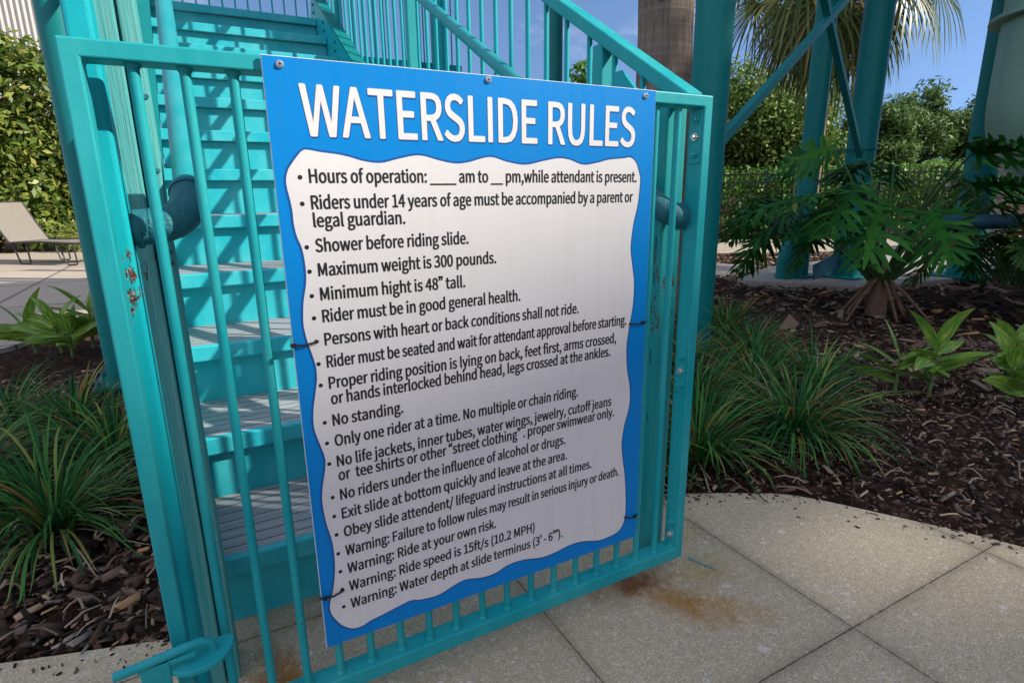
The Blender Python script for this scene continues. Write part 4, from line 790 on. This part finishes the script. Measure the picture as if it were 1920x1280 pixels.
brace((1.9, 2.5, 3.4), (3.10, 2.5, 2.15), 'pale diagonal brace passing in front of the palm trunk')
pf = empty('tower_platform', (4.6, 2.4, 4.6), 'teal slide tower platform carried by the round columns', 'platform')
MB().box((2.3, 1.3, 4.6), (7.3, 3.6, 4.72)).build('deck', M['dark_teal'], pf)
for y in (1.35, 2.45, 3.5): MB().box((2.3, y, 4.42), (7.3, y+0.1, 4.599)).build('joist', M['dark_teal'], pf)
sp = empty('support_pipe', (4.6, 1.3, 0.7), 'low horizontal blue grey pipe beside the slide tube', 'pipe')
MB().tube([(4.55, 1.32, 0.715), (7.5, 1.0, 0.66)], 0.055, 20).build('pipe', M['blue_pipe'], sp, smooth=True)
MB().tube([(7.0, 1.05, 0.66), (7.0, 1.05, -0.02)], 0.05, 16).build('leg', M['blue_pipe'], sp, smooth=True)
gs = MB().tube([(5.45, 3.12, 0.0), (5.45, 3.12, 0.2), (5.47, 3.12, 0.34), (5.56, 3.13, 0.5), (5.64, 3.14, 0.7)], 0.085, 20)
gs.build('kicked_foot', M['dark_teal'], c3_, smooth=True)
gk = MB().bar((5.55, 2.85, 0.12), (5.98, 2.85, 0.24), 0.02, 0.16, (0, 0, 1)); gk.build('gusset', M['blue_pipe'], c2_)

# slide tube
sl = empty('slide_tube', (6.1, 0.9, 0.6), 'large sage green enclosed slide tube at the right edge', 'slide')
sc_ = at_y(1972, 180, 1.25)
cx, cy = 6.17, 1.25
tpts = [(cx, cy, 3.6), (cx, cy, 2.2), (cx, cy, 1.66)]
for t in np.linspace(0.08, 1.0, 12):
    a = t*math.pi/2; tpts.append((cx + 0.30*(1-math.cos(a)), cy - 0.08*(1-math.cos(a)), 1.62 - 0.30*math.sin(a)))
tpts.append((cx+1.8, cy-0.5, 1.28))
MB().tube(tpts, 0.545, 48).build('tube', M['sage'], sl, smooth=True)
MB().tube([(cx, cy, 2.22), (cx, cy, 2.25)], 0.63, 48).build('flange', M['sage'], sl, bevel=0.004, smooth=True)

# ------------------------------------------------------------ plants
def blade_mesh(base, n, Lr, wr, spread, droop, g, seg=7, lean=0.0):
    V = []; F = []
    for _ in range(n):
        a = g.uniform(0, 2*math.pi); r0 = abs(g.normal(0, 0.045)) ; L = g.uniform(*Lr); w = g.uniform(*wr)
        tilt = g.uniform(0.05, 1.0)**0.7 * spread; dr = droop * g.uniform(0.5, 1.3)
        p = np.array([base[0] + math.cos(a)*r0, base[1] + math.sin(a)*r0, base[2]]); o = len(V)
        az = a + g.normal(0, 0.25); el = math.pi/2 - tilt; tw = g.normal(0, 0.4)
        for k in range(seg+1):
            t = k/seg; ww = w * (0.7 + 0.6*t) * (1 - t**4) + 0.0003
            sdv = np.array([-math.sin(az+tw*t), math.cos(az+tw*t), 0.15*tw])
            V += [p - sdv*ww, p + sdv*ww]
            el2 = el - dr * t**1.3
            p = p + np.array([math.cos(az)*math.cos(el2), math.sin(az)*math.cos(el2), math.sin(el2)]) * L/seg
            if p[2] < 0.006: p[2] = 0.006 + g.uniform(0, 0.01)
        F += [(o+2*k, o+2*k+1, o+2*k+3, o+2*k+2) for k in range(seg)]
    return V, F
def liriope(x, y, n, L, label, seed, spread=1.0, droop=1.5, m='liriope'):
    g = np.random.default_rng(seed); V, F = blade_mesh((x, y, 0.0), n, (L*0.6, L*1.15), (0.0024, 0.0042), spread, droop, g)
    V2, F2 = blade_mesh((x, y, 0.0), max(6, n//10), (L*0.6, L*1.0), (0.0015, 0.003), 1.45, 0.9, g)
    c = empty('liriope_clump', (x, y, 0), label, 'plant', 'grass like clumps in the beds')
    raw('leaves', V, F, M[m], c, smooth=True); raw('dead_leaves', V2, F2, M['twig'], c); return c
liriope(-0.50, 1.08, 300, 0.40, 'strappy green clump with orange tips at the front of the left bed', 21, 1.15, 1.5)
liriope(-0.40, 1.55, 220, 0.33, 'dark strappy clump behind the gate stile in the left bed', 22)
liriope(-0.82, 1.55, 240, 0.36, 'strappy clump at the left photo edge, middle row of the left bed', 23, 1.1)
liriope(-0.85, 2.2, 130, 0.34, 'strappy clump at the left photo edge, furthest back in the left bed', 24, 1.1)
liriope(-0.58, 2.0, 170, 0.33, 'dark strappy clump behind the front clump of the left bed', 25)
liriope(1.98, 0.44, 360, 0.40, 'large fountain shaped dark green clump at the front of the right bed', 31, 1.05, 1.7)
liriope(1.52, 0.50, 260, 0.36, 'dark green clump nearest the hinge side of the gate', 32, 1.05, 1.6)
for i, (x, y) in enumerate(((2.25, 0.85), (1.85, 0.85), (2.7, 1.25), (2.2, 1.3), (3.05, 1.75), (1.45, 0.95), (2.55, 0.75), (1.15, 0.62))):
    liriope(x, y, 210, 0.36, 'dark green clump among the massed clumps behind the front two in the right bed', 40+i, 1.0, 1.5)

def leaf_strip(p, az, el, L, W, curl, g, nseg=7, ncol=4, fold=0.25):
    roll = g.normal(0, 0.55); V = []; UV = []; p = np.array(p, float)
    for k in range(nseg+1):
        t = k/nseg; w = W * math.sin(math.pi * min(1, 0.06 + 0.94*t)**0.8) ** 0.9 if k < nseg else 0.0006
        e2 = el - curl * t**1.4; d = np.array([math.cos(az)*math.cos(e2), math.sin(az)*math.cos(e2), math.sin(e2)])
        sdv = np.array([-math.sin(az), math.cos(az), 0]); upv = np.cross(d, sdv) * -1
        sdv, upv = sdv*math.cos(roll) + upv*math.sin(roll), upv*math.cos(roll) - sdv*math.sin(roll)
        for c in range(ncol+1):
            s_ = c/ncol*2 - 1; V.append(p + sdv*w*s_ + upv*(abs(s_)*w*fold + 0.004*math.sin(9*t + s_*3)*w/W*0)); UV.append((c/ncol, t))
        p = p + d*L/nseg
    F = [(k*(ncol+1)+c, k*(ncol+1)+c+1, (k+1)*(ncol+1)+c+1, (k+1)*(ncol+1)+c) for k in range(nseg) for c in range(ncol)]
    return V, F, UV
def ginger(x, y, s, stems, label, seed):
    g = np.random.default_rng(seed); V = []; F = []; U = []
    root = empty('variegated_plant', (x, y, 0), label, 'plant')
    for (dx, dy, h, n, lean) in stems:
        b = Vector((x+dx, y+dy, -0.01)); tpt = b + Vector((lean*h*0.3, lean*h*0.1, h)); MB().tube([b, b.lerp(tpt, 0.5), tpt], [0.011*s/0.3, 0.009*s/0.3, 0.005*s/0.3], 10).build('stem', M['stem'], root, smooth=True)
        az0 = g.uniform(0, 6.28)
        for i in range(n):
            t = 0.35 + 0.65*i/max(1, n-1); q = b.lerp(tpt, t); az = az0 + (0 if i % 2 else math.pi) + g.normal(0, 0.55)
            v, f, uv = leaf_strip(q, az, g.uniform(0.35, 0.7) + 0.7*(t > 0.9), s*g.uniform(0.75, 1.05), s*0.135*g.uniform(0.85, 1.15), g.uniform(0.5, 1.2), g)
            uv = [(a + seed + i*3.1 + dx*90, b_ + i*1.7) for a, b_ in uv]
            o = len(V); V += v; U += uv; F += [tuple(k+o for k in ff) for ff in f]
    raw('leaves', V, F, M['ginger'], root, smooth=True, uv=U)
ginger(2.94, 0.43, 0.25, ((0, 0, 0.24, 12, 0.3), (-0.10, 0.10, 0.20, 7, -0.3)), 'yellow striped green plant in the mulch right of the strappy clumps', 51)
ginger(3.17, 0.22, 0.25, ((0, 0, 0.18, 9, 0.2), (0.10, 0.05, 0.24, 9, 0.4), (0.03, -0.06, 0.08, 4, 0.5)), 'yellow striped green plant at the right photo edge', 52)
ginger(-0.90, 3.62, 0.28, ((0, 0, 0.20, 13, -0.2), (0.16, 0.05, 0.25, 13, 0.2), (-0.15, 0.1, 0.18, 10, -0.5), (0.28, 0.10, 0.2, 10, 0.4), (0.08, -0.15, 0.16, 9, 0.1)), 'variegated green plant beside the left pool deck', 53)

def philodendron(x, y, n, size, hgt, label, seed, m='philo', name='philodendron', roots=True):
    g = np.random.default_rng(seed); root = empty(name, (x, y, 0), label, 'plant'); V = []; F = []; st = MB()
    for i in range(n):
        az = 2*math.pi*i*0.618 + g.normal(0, 0.3); el = g.uniform(0.48, 1.42); L = hgt*g.uniform(0.7, 1.0)
        if math.cos(az + 2.6) > 0.35: el = max(el, 0.98)   # leaves towards the camera held upright so the roots show
        b = np.array([x + 0.05*math.cos(az), y + 0.05*math.sin(az), 0.22 + 0.1*g.random()]); pts = [b]; p = b.copy(); e2 = el
        for k in range(5):
            p = p + np.array([math.cos(az)*math.cos(e2), math.sin(az)*math.cos(e2), math.sin(e2)])*L/5; e2 -= 0.10; pts.append(p.copy())
        st.tube(pts, [0.013, 0.011, 0.010, 0.009, 0.008, 0.006], 8)
        S = size*g.uniform(0.75, 1.15); le = e2 - g.uniform(0.45, 1.15); d0 = np.array([math.cos(az)*math.cos(le), math.sin(az)*math.cos(le), math.sin(le)])
        sdv = np.array([-math.sin(az), math.cos(az), 0]); roll = g.normal(0, 0.4); upv = np.cross(sdv, d0) * -1
        sdv = sdv*math.cos(roll) + np.cross(d0, sdv)*math.sin(roll); upv = np.cross(d0, sdv)
        # central blade plus pinnate lobes, in one leaf plane that arches downward
        def P(a, s_): # a along midrib 0..1, s_ sideways
            dz = -0.28*S*(a**2) - 0.25*abs(s_)**1.6/ (S**0.6)
            return p + d0*(a*S) + sdv*s_ + np.array([0, 0, dz])
        o = len(V); K = 10
        for k in range(K+1):
            a = k/K; w = S*0.11*(1-a)**0.7 + 0.004; V += [P(a, -w), P(a, 0), P(a, w)]
        F += [(o+3*k+j, o+3*k+j+1, o+3*k+j+4, o+3*k+j+3) for k in range(K) for j in (0, 1)]
        for sgn in (-1, 1):
            for q in range(14):
                a0 = 0.02 + q*0.068; Ll = S*(0.48*math.sin(math.pi*(0.22 + 0.72*q/14)))*g.uniform(0.8, 1.12); w = S*0.027; ang = 0.1 + 0.8*q/14 - (0.55 if q == 0 else 0) + g.normal(0, 0.06)
                o = len(V)
                for k in range(5):
                    t = k/4; ww = w*(0.75 + 0.9*t)*(1-t**3) + 0.002; aa = a0 + t*Ll*math.sin(ang)/S; s_ = sgn*(S*0.04 + t*Ll*math.cos(ang)); dv = (math.cos(ang)*ww/S, -sgn*math.sin(ang)*ww)
                    wav = np.array([0, 0, 0.035*S*math.sin(q*2.3 + 4*t)])
                    V += [P(aa - dv[0], s_ - dv[1]) + wav, P(aa + dv[0], s_ + dv[1]) + wav]
                F += [(o+2*k, o+2*k+1, o+2*k+3, o+2*k+2) for k in range(4)]
    raw('leaves', V, F, M[m], root, smooth=True); st.build('stems', M['dark_stem'], root, smooth=True)
    if roots:
        r = MB(); r.tube([(x, y, -0.02), (x+0.02, y, 0.2), (x, y, 0.38)], [0.075, 0.06, 0.04], 12)
        for i in range(12):
            a = g.uniform(0, 6.28); R = g.uniform(0.18, 0.42)
            r.tube([(x+0.03*math.cos(a), y+0.03*math.sin(a), 0.3), (x+R*0.5*math.cos(a), y+R*0.5*math.sin(a), 0.18), (x+R*math.cos(a), y+R*math.sin(a), -0.01)], [0.012, 0.012, 0.009], 7)
        r.build('roots', M['root'], root, smooth=True)
    return root
philodendron(4.6, 1.65, 34, 0.50, 1.12, 'big dark philodendron with split leaves and bare aerial roots', 61)
philodendron(5.25, 1.05, 17, 0.33, 0.62, 'smaller leafy shrub with browning leaves at the right edge', 62, 'shrub', 'split_leaf_shrub', False)
g9 = philodendron(5.9, 0.8, 14, 0.34, 0.5, 'low yellow green shrub at the right photo edge beneath the slide', 63, 'shrub', 'split_leaf_shrub', False)

# leaf clouds
def cloud(g, centers, radii, n, size, flat_=0.6, shell=0.55):
    C = np.array(centers); R = np.array(radii); i = g.integers(0, len(C), n)
    if R.ndim == 1: R = np.stack([R, R, R*0.8], 1)
    d = g.normal(size=(n, 3)); d /= np.linalg.norm(d, axis=1)[:, None]
    r = shell + (1-shell)*g.random(n)**0.7
    P = C[i] + d*R[i]*r[:, None]
    nrm = d*0.6 + g.normal(0, 0.55, (n, 3)) + np.array([0, 0, 0.5]); nrm /= np.linalg.norm(nrm, axis=1)[:, None]
    a = np.cross(nrm, g.normal(size=(n, 3))); a /= np.linalg.norm(a, axis=1)[:, None]; b = np.cross(nrm, a)
    L = size*g.uniform(0.6, 1.3, n)[:, None]; W = L*flat_*0.5
    V = np.stack([P - a*L*0.5, P + b*W + nrm*L*0.06, P + a*L*0.5, P - b*W + nrm*L*0.06], 1).reshape(-1, 3)
    return V, np.arange(4*n).reshape(-1, 4)
def tree(name, x, y, h, crown_c, crown_r, nclump, nleaf, size, m, label, seed, trunk_r=0.15, bark_='tree_bark', flat_=0.55, cr=(0.28, 0.5), group=None, shell=0.5):
    g = np.random.default_rng(seed); t = empty(name, (x, y, 0), label, 'tree', group)
    cc = np.array(crown_c); R = np.array(crown_r); d = g.normal(size=(nclump, 3)); d /= np.linalg.norm(d, axis=1)[:, None]
    cs = cc + d*R*(0.35 + 0.55*g.random(nclump))[:, None]; rs = g.uniform(*cr, nclump)*R.min()
    V, F = cloud(g, cs, rs, nleaf, size, flat_, shell); raw('crown', V, F, M[m], t)
    tk = MB(); tk.tube([(x, y, -0.05), (x + 0.1*trunk_r, y, h*0.3), (cc[0], cc[1], cc[2])], [trunk_r, trunk_r*0.8, trunk_r*0.4], 12)
    for q in cs[:: max(1, nclump//10)]: tk.tube([(cc[0]*.3+x*.7, cc[1]*.3+y*.7, h*0.35), tuple(q*0.6 + cc*0.4), tuple(q)], [trunk_r*0.35, trunk_r*0.2, 0.02], 6)
    tk.build('trunk', M[bark_], t, smooth=True); return t
tree('broadleaf_tree', 13.6, 10.0, 3.6, (13.9, 10.4, 2.5), (2.3, 2.0, 1.85), 80, 26000, 0.13, 'broad', 'round glossy broadleaf tree behind the black iron fence', 71)
tree('broadleaf_tree', 7.5, 9.6, 3.4, (7.6, 9.6, 2.5), (1.1, 1.1, 1.0), 22, 3500, 0.15, 'hedge_r', 'bright green tree top showing above the sign through the railing', 72)
for i, (x, y, h, r, lab) in enumerate(((25.2, 14, 4.6, 1.9, 'tall airy pine beside the braced column, left of the far pines'), (28.6, 14.6, 5.6, 2.0, 'tallest airy pine in the middle of the far pines'), (32.0, 13.5, 5.2, 2.1, 'airy pine nearest the slide, right of the far pines'), (22.0, 15.5, 3.8, 1.7, 'low dark pine partly hidden behind the paired columns'))):
    tree('pine_tree', x, y, h, (x, y, h*0.62), (r, r, h*0.36), 60, 12000, 0.26, 'pine', lab, 80+i, 0.16, 'tree_bark', 0.3, (0.2, 0.42), 'pines beyond the fence', 0.3)
g = np.random.default_rng(140); cs = np.stack([np.linspace(-30, 75, 120) + g.normal(0, .6, 120), 34 + g.normal(0, 1.5, 120) - np.linspace(0, 14, 120), g.uniform(0.8, 3.0, 120)], 1)
V, F = cloud(g, cs, g.uniform(1.2, 2.2, 120), 22000, 0.5, 0.55, 0.3)
tag(raw('distant_wood', V, F, M['broad']), 'low dark line of woodland far beyond the fence', 'woodland', kind='stuff')
tree('shrub', 20.0, 9.0, 1.5, (20.0, 9.0, 0.9), (3.6, 1.2, 0.95), 40, 5000, 0.2, 'broad', 'dark rounded shrub below the far pines', 90, 0.05)
tree('added_shade_oak', 19.5, -9.5, 13.0, (19.0, -9.2, 12.8), (3.4, 3.2, 2.6), 60, 9000, 0.28, 'broad', 'spreading oak added out of view to shade the right planting bed', 91, 0.25)  # tree out of view, added to dapple shade over the right bed

def hedge(name, box, n, size, m, label, seed, lumps=40, flat_=0.5, thick=None):
    g = np.random.default_rng(seed); (x0, y0, z0), (x1, y1, z1) = box
    cs = g.uniform((x0, y0, z0), (x1, y1, z1), (lumps, 3)); V, F = cloud(g, cs, g.uniform(0.3, 0.6, lumps)*thick, n, size, flat_, 0.35)
    o = empty(name, ((x0+x1)/2, (y0+y1)/2, 0), label, 'hedge'); raw('foliage', V, F, M[m], o)
    s = MB()
    for c in cs[::3]: s.tube([(c[0], c[1], -0.05), (c[0]+0.05, c[1], c[2])], [0.025, 0.012], 6)
    s.build('stems', M['tree_bark'], o); return o
hedge('hedge', ((-6.5, 13.2, 0.35), (-1.0, 14.4, 3.75)), 46000, 0.17, 'hedge', 'tall sunlit leafy hedge behind the lounge chair', 101, 230, 0.42, 1.3)
hedge('hedge', ((-2.4, 12.6, 0.1), (-1.3, 13.0, 0.45)), 1600, 0.22, 'yellow', 'low pale strappy plants at the foot of the tall hedge', 102, 14, 0.12, 0.6)
f0 = Vector((9.3, 7.95, 0)); f1 = Vector((14.6, 5.0, 0)); fd = (f1 - f0).normalized(); fn = Vector((-fd.y, fd.x, 0))
g = np.random.default_rng(111); cs = []
for t in np.arange(-0.8, 6.6, 0.22):
    for z in (0.35, 0.8, 1.22):
        q = f0 + fd*t + fn*(0.75 + g.uniform(-0.1, 0.15)); cs.append((q.x, q.y, z + g.uniform(-0.1, 0.1)))
V, F = cloud(g, cs, np.full(len(cs), 0.34)*g.uniform(0.8, 1.25, len(cs)), 13000, 0.1, 0.55, 0.4)
hr_ = empty('hedge', tuple(f0 + fd*3 + fn*0.75), 'clipped bright green hedge running behind the iron fence', 'hedge'); raw('foliage', V, F, M['hedge_r'], hr_)
fence = empty('iron_fence', tuple(f0), 'black iron picket fence beyond the path on the right', 'fence')
LF = (f1 - f0).length
fm = MB()
for z in (0.12, 1.12, 1.28): fm.bar(f0 + Vector((0,0,z)), f1 + Vector((0,0,z)), 0.03, 0.035)
fm.build('rail', M['iron'], fence)
for i in range(int(LF/0.11)):
    q = f0 + fd*(i*0.11)
    if i % 16 == 0: MB().box((q.x-0.03, q.y-0.03, -0.05), (q.x+0.03, q.y+0.03, 1.5)).build('post', M['iron'], fence)
    elif len([c for c in fence.children if c.name.startswith('picket')]) < 95: MB().bar(q + Vector((0,0,0.05)), q + Vector((0,0,1.4)), 0.016, 0.016, (fd.x, fd.y, 0)).build('picket', M['iron'], fence)
V, F = blade_mesh((11.0, 6.35, 0), 60, (0.15, 0.3), (0.01, 0.02), 1.2, 1.2, g)

# palms
def fan(V, F, base, az, el, pet, S, g, nseg=30, sag=1.0):
    p = np.array(base, float); e2 = el
    stem = [p.copy()]
    for k in range(6):
        p = p + np.array([math.cos(az)*math.cos(e2), math.sin(az)*math.cos(e2), math.sin(e2)])*pet/6; e2 -= 0.16*sag; stem.append(p.copy())
    for k in range(6):
        o = len(V); w = 0.014; sd_ = np.array([-math.sin(az), math.cos(az), 0])*w
        V += [stem[k]-sd_, stem[k]+sd_, stem[k+1]+sd_, stem[k+1]-sd_]; F.append((o, o+1, o+2, o+3))
    d0 = np.array([math.cos(az)*math.cos(e2), math.sin(az)*math.cos(e2), math.sin(e2)]); s0 = np.array([-math.sin(az), math.cos(az), 0]); u0 = np.cross(d0, s0)*-1
    for i in range(nseg):
        a = (i/(nseg-1) - 0.5)*2*2.0 + g.normal(0, 0.03); L = S*(1 - 0.18*abs(a)/2)*g.uniform(0.85, 1.08)
        d = d0*math.cos(a) + s0*math.sin(a) + u0*0.12*abs(a); d /= np.linalg.norm(d); q = p.copy(); o = len(V); side = np.cross(d, u0); side /= np.linalg.norm(side) + 1e-9
        SG = 6
        for k in range(SG+1):
            t = k/SG; w = S*0.014*(0.5 + 1.2*t)*(1 - t**2.5) + 0.0012
            V += [q - side*w, q + side*w]
            grav = np.array([0, 0, -1.0]); dd = d + grav*sag*1.6*max(0, t-0.28)**1.1*2.2; dd /= np.linalg.norm(dd); q = q + dd*L/SG
        F += [(o+2*k, o+2*k+1, o+2*k+3, o+2*k+2) for k in range(SG)]
def palm(x, y, h, r, n, S, pet, label, seed, bark_, dead=5, taper=0.85, elr=(-0.75, 1.1)):
    g = np.random.default_rng(seed); t = empty('palm_tree', (x, y, 0), label, 'palm tree'); V = []; F = []
    for i in range(n):
        az = 2.39996*i + g.normal(0, 0.2); el = elr[0] + (elr[1]-elr[0])*((i+0.5)/n); fan(V, F, (x, y, h), az, el, pet*g.uniform(0.8, 1.15), S*g.uniform(0.85, 1.1), g)
    raw('crown', V, F, M['frond'], t)
    if dead:
        V = []; F = []
        for i in range(dead): fan(V, F, (x, y, h-0.15), 1.7*i + g.normal(0, 0.3), -1.0, pet*0.6, S*0.8, g, 22, 1.3)
        raw('dead_fronds', V, F, M['dead_frond'], t)
    tk = MB(); zs = np.linspace(-0.05, h, 26); tk.tube([(x + 0.02*math.sin(z*1.7), y + 0.02*math.cos(z*1.3), z) for z in zs], [r*(1 + 0.25*math.exp(-3*max(z, 0)))*(1-(1-taper)*z/h)*(1 + 0.02*(i % 2)) for i, z in enumerate(zs)], 28)
    tk.build('trunk', M[bark_], t, smooth=True); return t
palm(3.16, 2.62, 6.5, 0.205, 26, 1.0, 1.0, 'thick grey palm trunk rising just behind the right stair railing', 121, 'palm_bark', 0)
palm(9.95, 6.1, 4.9, 0.15, 36, 1.55, 1.55, 'fan palm with hanging fronds and slim reddish trunk beyond the columns', 122, 'trunk2', 7, elr=(-1.0, 0.9))

# ------------------------------------------------------------ lounge chair, far left building, far right timber
def lounge(x, y, rz, label):
    c = empty('lounge_chair', (x, y, 0), label, 'lounge chair'); R = Matrix.Translation((x, y, 0)) @ Matrix.Rotation(rz, 4, 'Z')
    T = lambda *p: tuple(R @ Vector(p))
    f = MB()
    for s in (-0.31, 0.31):
        f.tube([T(-0.05, s, 0.33), T(0.6, s, 0.35), T(1.25, s, 0.33)], 0.014, 8); f.tube([T(0, s, 0.33), T(-0.26, s, 0.68), T(-0.42, s, 0.93)], 0.014, 8)
        for a in (0.05, 0.95): f.tube([T(a, s, 0.33), T(a+0.1, s, 0.02), T(a+0.16, s, 0.012), T(a+0.26, s, 0.012), T(a+0.3, s, 0.03), T(a+0.28, s, 0.33)], 0.011, 8)
    for a, z in ((0.0, 0.33), (1.25, 0.33), (-0.42, 0.93)): f.tube([T(a, -0.31, z), T(a, 0.31, z)], 0.014, 8)
    f.build('frame', M['bronze'], c, smooth=True)
    def sheet(pts, name):
        m_ = MB(); n = len(pts); vs = [T(a, -0.295, z) for a, z in pts] + [T(a, 0.295, z) for a, z in pts] + [T(a, -0.295, z-0.008) for a, z in pts] + [T(a, 0.295, z-0.008) for a, z in pts]
        fs = []
        for i in range(n-1): fs += [(i, i+1, n+i+1, n+i), (2*n+i, 3*n+i, 3*n+i+1, 2*n+i+1), (i, 2*n+i, 2*n+i+1, i+1), (n+i, n+i+1, 3*n+i+1, 3*n+i)]
        fs += [(0, n, 3*n, 2*n), (n-1, 3*n-1, 4*n-1, 2*n-1)]
        m_.add(vs, fs); return m_.build(name, M['sling'], c)
    sheet([(0.0, 0.335), (0.3, 0.335), (0.6, 0.345), (0.9, 0.34), (1.24, 0.335)], 'seat'); sheet([(0.0, 0.34), (-0.2, 0.60), (-0.41, 0.93)], 'backrest')
lounge(-2.42, 10.75, RAD(-42), 'taupe sling lounge chair with raised back on the left pool deck')
bd = empty('metal_clad_building', (-6, 19, 0), 'pale ribbed metal building behind the tall hedge', 'building')
MB().box((-14, 18.5, 0), (-1.2, 26, 8)).build('wall', M['siding'], bd)
MB().box((-14.3, 18.2, 8.001), (-0.9, 26.3, 8.3)).build('roof', M['stucco'], bd)
tb_ = empty('timber_steps', (10.6, 3.4, 0), 'grey weathered timber steps and rail far right under the slide', 'steps')
MB().box((10.0, 3.3, 0.95), (12.6, 3.9, 1.02)).build('deck_board', M['timber'], tb_); MB().box((10.0, 3.2, 1.25), (12.6, 3.3, 1.38)).build('rail', M['timber'], tb_)
for x in (10.1, 11.2, 12.4): MB().bar((x, 3.25, -0.02), (x+0.25, 3.25, 1.38), 0.11, 0.11, (0, 1, 0)).build('post', M['timber'], tb_)

# hotel block behind the camera, unseen, added so its roofline shades the foreground
E1 = Vector((0.9736, 0.2283, 0)); O1 = Vector((0.2283, -0.9736, 0)); Q = Vector((0.35, 0.0, 0.80)); T0 = Q + Vector((1.0, -0.75, 0.84))*34
hb = empty('added_shade_block', (T0.x, T0.y, 0), 'tall hotel block added unseen behind the viewer as a shade caster', 'building')
def hbox(a, b, d0, d1, z0, z1):
    P = [T0 + E1*a + O1*d0, T0 + E1*b + O1*d0, T0 + E1*b + O1*d1, T0 + E1*a + O1*d1]
    return MB().prism([(p.x, p.y) for p in P], z0, z1)
hbox(-32, 32, 0, 14, 0, T0.z - 2.2).build('wall', M['stucco'], hb)
PP = Vector((1.62, -0.17, 0)); SV = Vector((1.0, -0.75, 0.84)); tt = (T0 - PP).dot(O1) / SV.dot(O1); hit = PP + SV*tt  # opening in the roof edge, added to throw a sun patch on the paving
pa = (hit - T0).dot(E1); zc_ = hit.z; pr = MB()
for a, b, z0, z1 in ((-32, pa-0.28, T0.z-2.199, T0.z), (pa+0.28, 32, T0.z-2.199, T0.z), (pa-0.28, pa+0.28, zc_+0.17, T0.z), (pa-0.28, pa+0.28, T0.z-2.199, zc_-0.17)):
    P_ = [T0 + E1*a, T0 + E1*b, T0 + E1*b + O1*0.2, T0 + E1*a + O1*0.2]; pr.prism([(p.x, p.y) for p in P_], z0, z1)
pr.build('sun_slot_parapet', M['stucco'], hb)
print('PARAPET', zc_, T0.z)
for i in range(12):
    for j in range(5):
        w = hbox(-30 + i*5.1, -27.6 + i*5.1, -0.06, -0.005, 2 + j*5.3, 4.2 + j*5.3); w.build('window', M['glass'], hb)
